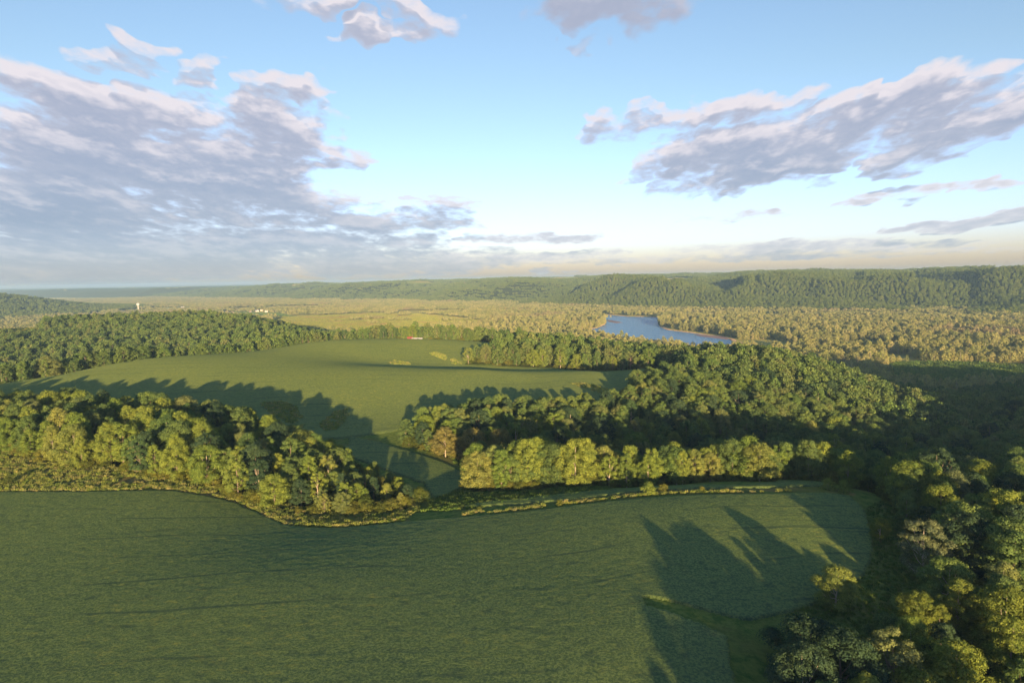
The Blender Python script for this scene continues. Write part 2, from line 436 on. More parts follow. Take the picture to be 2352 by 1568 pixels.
def ground_mat():
    m, t = mat('ground'); co = t.n('ShaderNodeNewGeometry').outputs['Position']
    at = lambda n: t.n('ShaderNodeAttribute', attribute_name=n).outputs['Fac']
    n1 = t.noise(co, 0.5, 5, .7).outputs[0]; n2 = t.noise(co, 0.05, 4, .6).outputs[0]
    grass = t.mix(t.ss(n1, .35, .65), (0.060, 0.110, 0.026), (0.140, 0.180, 0.045))
    grass = t.mix(t.ss(n2, .45, .7), grass, (0.115, 0.115, 0.040))
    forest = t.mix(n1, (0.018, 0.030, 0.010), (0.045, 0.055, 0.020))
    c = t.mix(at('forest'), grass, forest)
    gold = t.mix(n1, (0.150, 0.130, 0.045), (0.230, 0.180, 0.075)); gold = t.mix(t.ss(n2, .4, .62), gold, (0.110, 0.130, 0.030))
    c = t.mix(at('verge'), c, gold)
    st = t.noise(t.vm('MULTIPLY', co, (0.0035, 0.013, 1.0)), 1.0, 5, .65).outputs[0]
    marsh = t.mix(t.ss(st, .42, .6), (0.190, 0.215, 0.045), (0.150, 0.125, 0.060)); marsh = t.mix(t.ss(t.noise(co, .02, 4, .6).outputs[0], .45, .7), marsh, (0.230, 0.240, 0.055))
    c = t.mix(at('marsh'), c, marsh)
    fl = t.mix(t.noise(co, .02, 5, .6).outputs[0], (0.15, 0.16, 0.05), (0.25, 0.24, 0.09))
    c = t.mix(at('flood'), c, fl)
    sand = (0.36, 0.26, 0.17)
    c = t.mix(at('sand'), c, sand)
    fm = t.mix(t.ss(t.noise(co, .0035, 2, .5).outputs[0], .45, .6), (0.16, 0.15, 0.06), (0.10, 0.13, 0.04))
    c = t.mix(at('farm'), c, fm)
    bmp = t.n('ShaderNodeBump', {'Height': t.noise(co, 1.2, 6, .7).outputs[0], 'Strength': 0.9, 'Distance': 0.5}).outputs[0]
    b = t.n('ShaderNodeBsdfDiffuse', {'Color': c, 'Normal': bmp})
    sh = t.n('ShaderNodeBsdfSheen', {'Color': t.mix(1.0, c, (0.9, 0.8, 0.5), 'MULTIPLY'), 'Roughness': .6, 'Normal': bmp})
    b = t.n('ShaderNodeAddShader', {0: b.outputs[0], 1: sh.outputs[0]})
    t.n('ShaderNodeOutputMaterial', {'Surface': b.outputs[0]})
    return m


def crop_mat(name, far=False):
    m, t = mat(name); co = t.n('ShaderNodeNewGeometry').outputs['Position']
    # rows run across the slope, bending a little
    sx = t.n('ShaderNodeSeparateXYZ', {0: co})
    yb = t.m('ADD', t.m('MULTIPLY', sx.outputs[0], -0.16), t.m('ADD', sx.outputs[1], t.m('MULTIPLY', t.noise(co, 0.012, 2, .5).outputs[0], 26.0)))
    rp = t.n('ShaderNodeCombineXYZ', {0: t.m('MULTIPLY', sx.outputs[0], 0.07), 1: yb, 2: 0.0}).outputs[0]
    streak = t.noise(rp, 0.28, 6, .7).outputs[0]
    leaf = t.noise(co, 1.9 if not far else .9, 3, .85).outputs[0]
    clump = t.noise(t.vm('MULTIPLY', co, (.8, 1.0, 1.0)), .45, 5, .75).outputs[0]
    patch = t.noise(co, 0.022, 4, .6).outputs[0]
    weeds = t.noise(t.vm('MULTIPLY', co, (0.6, 1.1, 1.0)), 0.7, 6, .8).outputs[0]
    c = t.mix(t.ss(leaf, .41, .59) if not far else t.ss(leaf, .2, .8), CROP[0], CROP[1])
    c = t.mix(t.m('MULTIPLY', t.ss(weeds, .53, .66), t.ss(patch, .40, .62, 0.12, 0.8)), c, CROP[2])
    c = t.mix(t.ss(patch, .3, .7, 0, .4), c, CROP[3])
    c = t.mix(t.ss(clump, .34, .5, .5 if not far else .25, 0.0), c, CROP[4])
    # sprayer tracks and gaps that follow the rows
    tr_ = t.n('ShaderNodeTexWave', {'Vector': rp, 'Scale': .021, 'Distortion': 1.2, 'Detail': 2, 'Detail Scale': .6}, wave_type='BANDS', bands_direction='Y').outputs['Fac']
    gate = t.ss(t.noise(co, .02, 3, .6).outputs[0], .46, .58)
    c = t.mix(t.m('MULTIPLY', t.ss(tr_, .985, .999, 0, .6), gate), c, CROP[4])
    c = t.mix(t.ss(streak, .33, .40, .45 if not far else .3, 0.0), c, CROP[4])
    hh = t.m('ADD', t.m('MULTIPLY', leaf, 1.0), t.m('MULTIPLY', clump, .8))
    bmp = t.n('ShaderNodeBump', {'Height': hh, 'Strength': 0.6 if not far else .5, 'Distance': 0.22}).outputs[0]
    d = t.n('ShaderNodeBsdfDiffuse', {'Color': c, 'Normal': bmp}).outputs[0]
    tr = t.n('ShaderNodeBsdfTranslucent', {'Color': c, 'Normal': bmp}).outputs[0]
    gl = t.n('ShaderNodeBsdfGlossy', {'Color': (.8, .85, .8, 1), 'Roughness': .55, 'Normal': bmp}).outputs[0]
    s = t.n('ShaderNodeMixShader', {0: 0.12, 1: d, 2: tr}).outputs[0]
    sh = t.n('ShaderNodeBsdfSheen', {'Color': t.mix(1.0, c, (0.9, 0.75, 0.45) if far else (0.75, 0.70, 0.45), 'MULTIPLY'), 'Roughness': .6, 'Normal': bmp}).outputs[0]
    s = t.n('ShaderNodeAddShader', {0: s, 1: sh}).outputs[0]
    s = t.n('ShaderNodeMixShader', {0: 0.02, 1: s, 2: gl}).outputs[0]
    t.n('ShaderNodeOutputMaterial', {'Surface': s})
    return m


CROP = [(0.052, 0.090, 0.032), (0.138, 0.190, 0.056), (0.260, 0.265, 0.050), (0.105, 0.150, 0.044), (0.026, 0.052, 0.030)]
M_GROUND = ground_mat(); M_CROP = crop_mat('crop_leaves'); M_CROPFAR = crop_mat('far_crop_leaves', True)

# ------------------------------------------------------------------ fields, in plan
def line(pts): return [G(*p) if len(p) == 2 else (p[0], p[1]) for p in pts]


NEAR = [(-330, 200), (-230, 199)] + line([(0, 1130), (200, 1130), (400, 1128), (480, 1140), (545, 1156), (600, 1182), (650, 1206), (720, 1214), (800, 1212), (930, 1199), (1060, 1188), (1200, 1176), (1350, 1158), (1500, 1143), (1700, 1136), (1900, 1133), (1950, 1140),
        (1985, 1170), (2003, 1230), (2003, 1280), (1985, 1320), (1950, 1350), (1880, 1385), (1800, 1408), (1720, 1425), (1650, 1408), (1560, 1385), (1480, 1370), (1485, 1392), (1560, 1412), (1620, 1438), (1668, 1462), (1678, 1520), (1690, 1560)]) + [(30, 86), (22, 70), (0, 45), (-330, 45)]
STRIP = line([(1060, 1166), (1200, 1158), (1330, 1147), (1450, 1132), (1500, 1127), (1650, 1123), (1800, 1120), (1900, 1116), (1930, 1108), (1880, 1102), (1780, 1108), (1700, 1116), (1500, 1118), (1400, 1126), (1250, 1140), (1100, 1156)])
DRAW = [(-75, 262), (-66, 270)] + line([(800, 1003), (870, 1015), (950, 1040), (1030, 1066), (1062, 1085), (1060, 1120), (1030, 1136), (960, 1153), (945, 1160)]) + [(-24, 200), (-30, 222), (-50, 240)]
FARF = [(-420, 330), (-420, 392)] + line([(-100, 900), (0, 884), (150, 858), (300, 832), (450, 812), (600, 796), (740, 785)]) + [(-160, 640), (-110, 648), (-72, 648), (-30, 634), (8, 612), (25, 590), (0, 560), (-25, 520), (-38, 500), (20, 492), (80, 488), (112, 486), (122, 476), (118, 462), (108, 446), (98, 428), (80, 405), (72, 385), (62, 362), (45, 342), (20, 334), (-10, 328), (-38, 312), (-52, 298), (-75, 283), (-100, 284), (-130, 300), (-220, 318), (-300, 322)]

WOODS = {
    'copse': [(-330, 262), (-250, 255), (-185, 243), (-160, 229), (-142, 220), (-112, 208), (-96, 204), (-80, 192), (-62, 184), (-42, 184), (-30, 188), (-27, 197), (-40, 220), (-62, 240), (-88, 262), (-125, 285), (-180, 300), (-240, 308), (-330, 306)],
    'belt': [(-17, 207), (0, 203), (30, 204.5), (60, 204.5), (92, 202), (100, 197), (107, 206), (112, 222), (60, 221), (0, 220), (-15, 220)],
    'ravine': [(-12, 240), (20, 238), (60, 240), (104, 236), (112, 224), (107, 206), (135, 214), (230, 190), (320, 160), (620, 240), (640, 480), (470, 640), (380, 600), (335, 575), (300, 585), (240, 560), (200, 560), (160, 500), (120, 500), (122, 476), (118, 462), (108, 446), (98, 428), (80, 405), (72, 385), (62, 362), (45, 342), (20, 334), (-10, 328), (-34, 308), (-46, 290), (-44, 272), (-30, 262), (-16, 248)],
    'right': [(100, 84), (36, 84), (35, 92), (40, 99), (47, 105), (56, 107), (66, 113), (80, 124), (88, 140), (92, 155), (97, 168), (103, 184), (104, 196), (107, 206), (135, 214), (230, 190), (320, 160), (320, 100)],
    'back': [(-36, 504), (20, 496), (80, 492), (112, 490), (122, 500), (160, 500), (240, 560), (300, 620), (300, 760), (180, 900), (40, 940), (-60, 900), (-150, 700), (-150, 662), (-110, 655), (-72, 655), (-28, 640), (12, 618), (30, 592), (4, 560), (-20, 525)],
    'left': [(-445, 400), (-335, 400), (-300, 415), (-270, 500), (-210, 590), (-170, 655), (-150, 662), (-150, 700), (-110, 900), (-240, 1120), (-400, 1350), (-650, 1450), (-1350, 1500), (-1350, 500), (-800, 330)],
}


def field_mesh(name, poly, step, matl, lift, rough, label, ext=0.0):
    P = np.array(poly); x0, y0 = P.min(0) - step; x1, y1 = P.max(0) + step
    xs = np.arange(x0, x1, step); ys = np.arange(y0, y1, step); X, Y = np.meshgrid(xs, ys)
    wob = fbm(X / 3, Y / 3, 2, 3) * 1.2
    IN = inpoly(X + wob, Y + wob * .8, poly)
    K = IN[:-1, :-1] | IN[1:, :-1] | IN[:-1, 1:] | IN[1:, 1:]
    full = np.zeros_like(IN); core = IN[:-1, :-1] & IN[1:, :-1] & IN[:-1, 1:] & IN[1:, 1:]
    used = np.zeros_like(IN)
    for a, b in ((0, 0), (1, 0), (0, 1), (1, 1)):
        used[a:a + K.shape[0], b:b + K.shape[1]] |= K
    idx = -np.ones(IN.shape, int); idx[used] = np.arange(used.sum())
    x, y = X[used], Y[used]; h = height(x, y)
    row = y - 0.16 * x + 6 * fbm(x / 80, y / 80, 2, 9)
    dz = rough * (fbm(x / 1.2, y / 1.2, 2, 13) * 1.1 + fbm(x / 16, row / 3, 3, 14) * .25)
    z = h + np.where(IN[used], lift + dz, -0.4)
    jx = (rng.random(len(x)) - .5) * step * .5; jy = (rng.random(len(x)) - .5) * step * .5
    q = np.argwhere(K); i, j = q[:, 0], q[:, 1]
    Fc = np.c_[idx[i, j], idx[i, j + 1], idx[i + 1, j + 1], idx[i + 1, j]]
    o = mesh_obj(name, np.c_[x + jx, y + jy, z], Fc, matl, smoothf=True)
    tag(o, label, kind='structure')
    return o


# ------------------------------------------------------------------ ground sheet
def build_ground():
    az = np.radians(np.concatenate([np.linspace(-180, -56, 40)[:-1], np.linspace(-56, 56, 860), np.linspace(56, 180, 40)[1:-1]]))
    rr = np.concatenate([[0.01, 8, 16, 26], np.geomspace(36, 30000, 640)])
    A, Rr = np.meshgrid(az, rr); X = np.sin(A) * Rr; Y = np.cos(A) * Rr
    Z = height(X, Y); riv = inpoly(X, Y, RIVER); Z = np.where(riv, -53, Z)
    n, mth = X.shape
    i, j = np.meshgrid(np.arange(n - 1), np.arange(mth), indexing='ij'); j2 = (j + 1) % mth
    Fc = np.stack([i * mth + j, i * mth + j2, (i + 1) * mth + j2, (i + 1) * mth + j], -1).reshape(-1, 4)[:, ::-1]
    o = mesh_obj('ground', np.stack([X, Y, Z], -1).reshape(-1, 3), Fc, M_GROUND, smoothf=True)
    x, y, z = X.ravel(), Y.ravel(), Z.ravel()
    r = np.hypot(x, y)
    floor_ = (z < -48.5) & (r > 560)
    marsh = inpoly(x, y, MARSH) & floor_
    farm = np.zeros(len(x), bool)
    for f in FARMS: farm |= inpoly(x, y, f)
    meadow = inpoly(x, y, MEADOW)
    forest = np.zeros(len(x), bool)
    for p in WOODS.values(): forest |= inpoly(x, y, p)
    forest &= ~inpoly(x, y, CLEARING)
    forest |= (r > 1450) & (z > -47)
    top = (r > 2600) & (z > 36) & (vnoise(x / 420, y / 260, 77) > .62)
    forest &= ~top
    verge = inpoly(x, y, [(-400, 196), (-400, 275), (-190, 255), (-150, 228), (-120, 216), (-75, 190), (-30, 182), (-28, 176), (-60, 172), (-100, 186), (-150, 196)])
    verge = verge | inpoly(x, y, [(-20, 186), (40, 185), (95, 184), (95, 190), (40, 190), (-20, 193)])
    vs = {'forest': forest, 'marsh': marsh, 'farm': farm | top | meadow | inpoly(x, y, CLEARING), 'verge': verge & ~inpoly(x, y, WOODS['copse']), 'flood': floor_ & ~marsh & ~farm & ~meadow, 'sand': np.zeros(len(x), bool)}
    d, _ = polydist(x, y, RIVER + [RIVER[0]]); vs['sand'] = (d < 9) & ~riv.ravel() & floor_
    for k, v in vs.items():
        at = o.data.attributes.new(k, 'FLOAT', 'POINT'); at.data.foreach_set('value', v.astype(np.float32))
    tag(o, 'rolling grassy and wooded ground running down to a wide valley floor', kind='structure')


build_ground()
NEARO = field_mesh('near_field', NEAR, 0.42, M_CROP, 0.38, 0.10, 'broad dark green soybean field below the camera')
field_mesh('strip_field', STRIP, 0.5, M_CROP, 0.5, 0.1, 'narrow strip of dark crop between grass line and trees')
field_mesh('hollow_field', DRAW, 0.6, M_CROP, 0.5, 0.1, 'shaded crop in the hollow behind the copse')
field_mesh('hill_field', FARF, 1.3, M_CROPFAR, 0.6, 0.12, 'rounded green crop field on the far hill')

# ------------------------------------------------------------------ river
def water():
    m, t = mat('river_water'); co = t.n('ShaderNodeNewGeometry').outputs['Position']
    n = t.noise(t.vm('MULTIPLY', co, (1, 1.6, 1)), 0.12, 6, .7).outputs[0]
    bmp = t.n('ShaderNodeBump', {'Height': n, 'Strength': 1.0, 'Distance': 5.0}).outputs[0]
    b = t.n('ShaderNodeBsdfPrincipled', {'Base Color': (0.12, 0.30, 0.52, 1), 'Roughness': 0.22, 'IOR': 1.33, 'Normal': bmp})
    t.n('ShaderNodeOutputMaterial', {'Surface': b.outputs[0]})
    import bmesh
    bm = bmesh.new(); P = np.array(RIVER); 
    vs = [bm.verts.new((x, y, WATER + 0.9)) for x, y in RIVER]
    es = [bm.edges.new((vs[i], vs[(i + 1) % len(vs)])) for i in range(len(vs))]
    bmesh.ops.triangle_fill(bm, edges=es, use_beauty=True)
    for f in bm.faces:
        if f.normal.z < 0: f.normal_flip()
    me = bpy.data.meshes.new('river'); bm.to_mesh(me); bm.free(); me.materials.append(m)
    o = bpy.data.objects.new('river', me); COL.objects.link(o); tag(o, 'blue river bend reflecting the sky', kind='structure')
    for q in ([(1168, 753), (1180, 750.5), (1196, 751), (1214, 754.5), (1196, 755.5), (1180, 756)], [(1290, 757), (1330, 757.6), (1345, 759), (1325, 759.8), (1290, 758)]):
        o2 = mesh_obj('pond', [(*vp(*p), FLOOR + .35) for p in q], [list(range(len(q)))[::-1]], m)
        tag(o2, 'small marsh pool among yellow reeds', kind='structure')
    ms = simple('wet_sand', (0.34, 0.20, 0.15), .9, .05)
    for q in ([(1392, 733), (1404, 734), (1425, 738), (1432, 740), (1415, 741), (1398, 738)], [(1590, 766), (1625, 768), (1668, 771), (1680, 776), (1672, 779), (1640, 775), (1605, 771)]):
        P = np.array([vp(*p) for p in q]); c = P.mean(0)
        V = [(*p, WATER + .8) for p in P] + [(*(c + (p - c) * .8), WATER + 1.25) for p in P] + [(*c, WATER + 1.5)]
        n = len(P); Fc = [(i, (i + 1) % n, n + (i + 1) % n) for i in range(n)] + [(i, n + (i + 1) % n, n + i) for i in range(n)] + [(n + i, n + (i + 1) % n, 2 * n) for i in range(n)]
        o3 = mesh_obj('sandbar', V, Fc, ms); tag(o3, 'reddish sandbar in the river', kind='structure')


water()

# ------------------------------------------------------------------ plants
def tube(path, radii, k=6):
    """tapered tube along a path -> verts, faces"""
    path = np.array(path, float); V = []; Fc = []
    for i, p in enumerate(path):
        d = path[min(i + 1, len(path) - 1)] - path[max(i - 1, 0)]; d /= np.linalg.norm(d) + 1e-9
        a = np.cross(d, [0.3, 1, .2]); a /= np.linalg.norm(a) + 1e-9; b = np.cross(d, a)
        for q in range(k):
            th = 2 * math.pi * q / k; V.append(p + radii[i] * (a * math.cos(th) + b * math.sin(th)))
    for i in range(len(path) - 1):
        for q in range(k):
            Fc.append((i * k + q, i * k + (q + 1) % k, (i + 1) * k + (q + 1) % k, (i + 1) * k + q))
    return V, Fc


def leaves(centres, radii, total, size, g, squash=.8, updir=.22, outw=1.35):
    """leaf faces spread over lumps -> verts, quads"""
    w = radii ** 2; cnt = np.maximum((total * w / w.sum()).astype(int), 3)
    C = np.repeat(centres, cnt, 0); Rr = np.repeat(radii, cnt)
    n = len(C); d = g.normal(size=(n, 3)); d /= np.linalg.norm(d, axis=1)[:, None]
    d[:, 2] = np.where(d[:, 2] < -.35, -d[:, 2], d[:, 2])
    rad = Rr * (0.62 + 0.42 * g.random(n) ** .6) * np.where(g.random(n) < .14, g.uniform(1.0, 1.4, n), 1.0)
    wob = 1 + 0.22 * np.sin(d[:, 0] * 5 + C[:, 0]) * np.sin(d[:, 1] * 5 + C[:, 1] * 2)
    P = C + d * (rad * wob)[:, None] * np.array([1, 1, squash])
    nn = d * outw + g.normal(size=(n, 3)) * .5 + np.array([0, 0, updir]); nn /= np.linalg.norm(nn, axis=1)[:, None]
    a = np.cross(nn, g.normal(size=(n, 3))); a /= np.linalg.norm(a, axis=1)[:, None]; b = np.cross(nn, a)
    s = size * (0.6 + .8 * g.random(n))[:, None]
    V = np.stack([P - a * s * .5, P - b * s * .33, P + a * s * .5, P + b * s * .33], 1).reshape(-1, 3)
    return V, np.arange(4 * n).reshape(-1, 4)


def crown_lumps(kind, h, r, g):
    """centres and radii of the foliage lumps of one crown"""
    if kind == 'broad': base, n, lr = .10, 70, .20
    elif kind == 'tall': base, n, lr = .05, 76, .21
    elif kind == 'slender': base, n, lr = .06, 50, .27
    elif kind == 'open': base, n, lr = .2, 46, .18
    else: base, n, lr = .02, 14, .42
    C = []; Rr = []
    for i in range(n):
        t = (i + .5) / n; z = base + (1 - base) * t
        if kind == 'broad': prof = math.sin(math.pi * min(1, (z - base) / (1 - base) * .82 + .16)) ** .6
        elif kind == 'tall': prof = math.sin(math.pi * min(1, (z - base) / (1 - base) * .86 + .12)) ** .7
        elif kind == 'slender': prof = math.sin(math.pi * min(1, (z - base) / (1 - base) * .9 + .08)) ** .5
        elif kind == 'open': prof = math.sin(math.pi * min(1, (z - base) / (1 - base) * .75 + .22)) ** .5
        else: prof = math.sin(math.pi * min(1, z * .75 + .25)) ** .5
        a = i * 2.39996 + g.random() * .9; q = (0.35 + .65 * math.sqrt(g.random()))
        rr = r * prof * q * .78
        lump = r * lr * (.6 + .9 * g.random()) * (.75 + .25 * prof)
        C.append((math.cos(a) * rr, math.sin(a) * rr, h * z * .94 - lump * .3)); Rr.append(lump)
    return np.array(C), np.array(Rr)


def make_tree_meshes(kind, h, r, nleaf, lsize, seed, leafm, barkm, lod=0):
    g = np.random.default_rng(seed)
    C, Rr = crown_lumps(kind, h, r, g)
    LV, LF = leaves(C, Rr, nleaf, lsize, g)
    # trunk with limbs reaching into the lumps
    TV, TF = [], []

    def add(v, f):
        o = len(TV); TV.extend(v); TF.extend([tuple(q + o for q in ff) for ff in f])
    tr = h * .012 + .06
    lean = g.normal(size=2) * .03 * h
    pth = [(0, 0, -1.5), (0, 0, 0), (lean[0] * .3, lean[1] * .3, h * .3), (lean[0] * .7, lean[1] * .7, h * .6), (lean[0], lean[1], h * .88)]
    add(*tube(pth, [tr * 1.5, tr * 1.2, tr * .85, tr * .5, tr * .12], 6 if lod else 7))
    nb = {'broad': 9, 'tall': 8, 'slender': 6, 'open': 12, 'bush': 4}[kind] // (2 if lod else 1)
    for i in g.choice(len(C), min(nb, len(C)), replace=False):
        c = C[i]; z0 = max(h * .12, c[2] * .55); f = z0 / (h * .88); s = np.array([lean[0] * f, lean[1] * f, z0])
        mid = (s + c) / 2 + np.array([0, 0, -.04 * h]); add(*tube([s, mid, c], [tr * .5, tr * .3, tr * .06], 5))
    return (LV, LF), (np.array(TV), np.array(TF))


def me_of(name, V, Fc, m):
    o = mesh_obj(name, V, Fc, m, link=False); me = o.data; bpy.data.objects.remove(o); return me


KINDS = ['broad', 'tall', 'slender', 'open']
PROTO = {}
def protos(kind, var):
    key = (kind, var)
    if key not in PROTO:
        dims = {'broad': (15, 6.9), 'tall': (17, 5.6), 'slender': (16, 4.0), 'open': (15, 6.2), 'bush': (4.5, 2.8)}[kind]
        n = {'broad': 24000, 'tall': 22000, 'slender': 15000, 'open': 13500, 'bush': 4200}[kind]
        L, T = make_tree_meshes(kind, dims[0], dims[1], n, .31 if kind != 'bush' else .24, 100 + var * 7 + len(kind), None, None)
        PROTO[key] = (L, T, dims)
    return PROTO[key]


MESHES = {}
def tree_meshes(kind, var, lm, bm_):
    k = (kind, var, lm.name, bm_.name)
    if k not in MESHES:
        L, T, d = protos(kind, var)
        MESHES[k] = (me_of('crown', *L, lm), me_of('trunk', *T, bm_))
    return MESHES[k]


# stuff prototypes: crown and trunk in one mesh, shared by every instance of a wood
def proto_collection(name, specs, lm, bm_):
    col = bpy.data.collections.new(name)
    for i, (kind, var, nl, ls) in enumerate(specs):
        if nl is None: L, T, d = protos(kind, var)
        else:
            dims = {'broad': (15, 6.9), 'tall': (17, 5.6), 'slender': (16, 4.0), 'open': (15, 6.2), 'bush': (4.5, 2.8)}[kind]
            L, T = make_tree_meshes(kind, dims[0], dims[1], nl, ls, 300 + i * 13, None, None, 1)
        V = np.r_[L[0], T[0]]; Fc = np.r_[L[1], T[1] + len(L[0])]; mi = np.r_[np.zeros(len(L[1])), np.ones(len(T[1]))]
        o = mesh_obj('%s_%02d' % (name, i), V, Fc, [lm, bm_], mi=mi, link=False); col.objects.link(o)
    return col


def grove_collection(name, n, lm, bm_, seed, size=26, h=15):
    """patches of several crowns for far woods"""
    col = bpy.data.collections.new(name); g = np.random.default_rng(seed)
    for i in range(n):
        C = []; Rr = []
        for k in range(9):
            x, y = g.uniform(-size / 2, size / 2, 2); hh = h * g.uniform(.7, 1.15); r = g.uniform(3.4, 5.2)
            for q in range(5):
                a = g.random() * 6.28; rr = r * .5 * g.random()
                C.append((x + math.cos(a) * rr, y + math.sin(a) * rr, hh * g.uniform(.45, .86))); Rr.append(r * g.uniform(.42, .62))
        V, Fc = leaves(np.array(C), np.array(Rr), 2600, 1.25, g)
        o = mesh_obj('%s_%02d' % (name, i), V, Fc, [lm], link=False); col.objects.link(o)
    return col


def instancer(name, P, rot, scl, idx, col, label, extra=None):
    me = bpy.data.meshes.new(name); me.vertices.add(len(P)); me.vertices.foreach_set('co', np.asarray(P, np.float32).ravel())
    for nm, ty, v in (('rz', 'FLOAT', rot), ('idx', 'INT', idx)):
        at = me.attributes.new(nm, ty, 'POINT'); at.data.foreach_set('value', np.asarray(v, np.float32 if ty == 'FLOAT' else np.int32))
    at = me.attributes.new('scl', 'FLOAT_VECTOR', 'POINT'); at.data.foreach_set('vector', np.asarray(scl, np.float32).ravel())
    o = bpy.data.objects.new(name, me); COL.objects.link(o)
    g = bpy.data.node_groups.new(name + '_scatter', 'GeometryNodeTree')
    g.interface.new_socket('Geometry', in_out='INPUT', socket_type='NodeSocketGeometry'); g.interface.new_socket('Geometry', in_out='OUTPUT', socket_type='NodeSocketGeometry')
    N = g.nodes; L = g.links; gi = N.new('NodeGroupInput'); go = N.new('NodeGroupOutput')
    ci = N.new('GeometryNodeCollectionInfo'); ci.inputs['Collection'].default_value = col; ci.inputs['Separate Children'].default_value = True; ci.inputs['Reset Children'].default_value = True
    ip = N.new('GeometryNodeInstanceOnPoints'); ip.inputs['Pick Instance'].default_value = True

    def attr(nm, ty):
        a = N.new('GeometryNodeInputNamedAttribute'); a.data_type = ty; a.inputs['Name'].default_value = nm; return a.outputs['Attribute']
    cx = N.new('ShaderNodeCombineXYZ'); L.new(attr('rz', 'FLOAT'), cx.inputs[2])
    er = N.new('FunctionNodeEulerToRotation'); L.new(cx.outputs[0], er.inputs[0])
    L.new(gi.outputs[0], ip.inputs['Points']); L.new(ci.outputs[0], ip.inputs['Instance']); L.new(attr('idx', 'INT'), ip.inputs['Instance Index'])
    L.new(er.outputs[0], ip.inputs['Rotation']); L.new(attr('scl', 'FLOAT_VECTOR'), ip.inputs['Scale']); L.new(ip.outputs[0], go.inputs[0])
    md = o.modifiers.new('scatter', 'NODES'); md.node_group = g
    tag(o, label, kind='stuff')
    return o


def scatter(poly, spacing, seed, jitter=.42):
    """hexagonal jittered points inside a polygon"""
    g = np.random.default_rng(seed); P = np.array(poly); x0, y0 = P.min(0); x1, y1 = P.max(0)
    ys = np.arange(y0, y1, spacing * .87); xs = np.arange(x0, x1, spacing); X, Y = np.meshgrid(xs, ys)
    X = X + (np.arange(len(ys)) % 2)[:, None] * spacing / 2
    X = X + g.uniform(-1, 1, X.shape) * spacing * jitter; Y = Y + g.uniform(-1, 1, Y.shape) * spacing * jitter
    m = inpoly(X, Y, poly); return X[m], Y[m]


def infov(x, y, m=6):
    return (np.abs(np.degrees(np.arctan2(x, y))) < 37 + m) & (y > 0)


# ---- gather the trees of the near woods
trees = []   # x, y, zone, kind, var, h, leafmat, bark
g = np.random.default_rng(11)


def edge_d(x, y, poly):
    return polydist(np.array([x]), np.array([y]), poly + [poly[0]])[0][0]


def zone_trees(zone, spacing, seed, hfun):
    x, y = scatter(WOODS[zone], spacing, seed)
    ed = polydist(x, y, WOODS[zone] + [WOODS[zone][0]])[0]
    ok = infov(x, y, 8) | (np.hypot(x, y) < 190)
    for xx, yy, e in zip(x[ok], y[ok], ed[ok]):
        if zone == 'left' and inpoly(np.array([xx]), np.array([yy]), CLEARING)[0]: continue
        trees.append((xx, yy, zone, e, hfun(xx, yy, e)))


def h_copse(x, y, e):
    return 14.5 * (0.45 + .55 * smooth(-x, 28, 95)) * g.uniform(.78, 1.2) * (.8 + .2 * smooth(e, 0, 10))
def h_ravine(x, y, e):
    b = 14.5 if y > 365 or x > 75 else 12.5
    if y < 226: b = 11.5 + 2 * (x < 30)
    return b * g.uniform(.72, 1.22) * (.82 + .18 * smooth(e, 0, 12))
def h_right(x, y, e): return (14 if y > 128 or x > 100 else 12) * g.uniform(.78, 1.25) * (.75 + .25 * smooth(e, 0, 12))
def h_back(x, y, e): return 15.5 * g.uniform(.75, 1.2) * (.85 + .15 * smooth(e, 0, 12))


zone_trees('copse', 7.3, 1, h_copse)
zone_trees('ravine', 7.3, 2, h_ravine)
zone_trees('belt', 5.6, 12, lambda x, y, e: 12.5 * g.uniform(.75, 1.25) * (1.1 if x < 25 else 1))
zone_trees('right', 7.9, 3, h_right)
zone_trees('back', 8.0, 4, h_back)
zone_trees('left', 7.8, 5, h_back)
TZ = height(np.array([t[0] for t in trees]), np.array([t[1] for t in trees]))
keep = TZ > -48.5
trees = [t + (z,) for t, z, k in zip(trees, TZ, keep) if k]


def choose(zone, x, y, e):
    """shape, variant, leaf and bark of one tree"""
    q = g.random()
    kind = 'broad' if q < .36 else 'tall' if q < .66 else 'slender' if q < .82 else 'open'
    var = int(g.integers(0, 4)); q = g.random(); lm = M_UP
    edge = e < 11
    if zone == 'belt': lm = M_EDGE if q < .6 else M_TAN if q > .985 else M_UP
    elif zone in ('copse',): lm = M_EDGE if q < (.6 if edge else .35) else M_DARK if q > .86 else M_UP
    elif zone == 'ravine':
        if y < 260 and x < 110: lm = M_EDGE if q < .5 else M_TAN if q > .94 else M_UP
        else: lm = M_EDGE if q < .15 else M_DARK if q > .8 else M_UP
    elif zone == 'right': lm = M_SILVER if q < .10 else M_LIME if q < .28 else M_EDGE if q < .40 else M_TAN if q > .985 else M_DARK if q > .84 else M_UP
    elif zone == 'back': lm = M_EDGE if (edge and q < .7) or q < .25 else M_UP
    return kind, var, lm


full = []
for (x, y, zone, e, h, z) in trees:
    kind, var, lm = choose(zone, x, y, e); full.append([x, y, z, zone, e, h, kind, var, lm, M_PALEBARK if (g.random() < .35) else M_BARK])
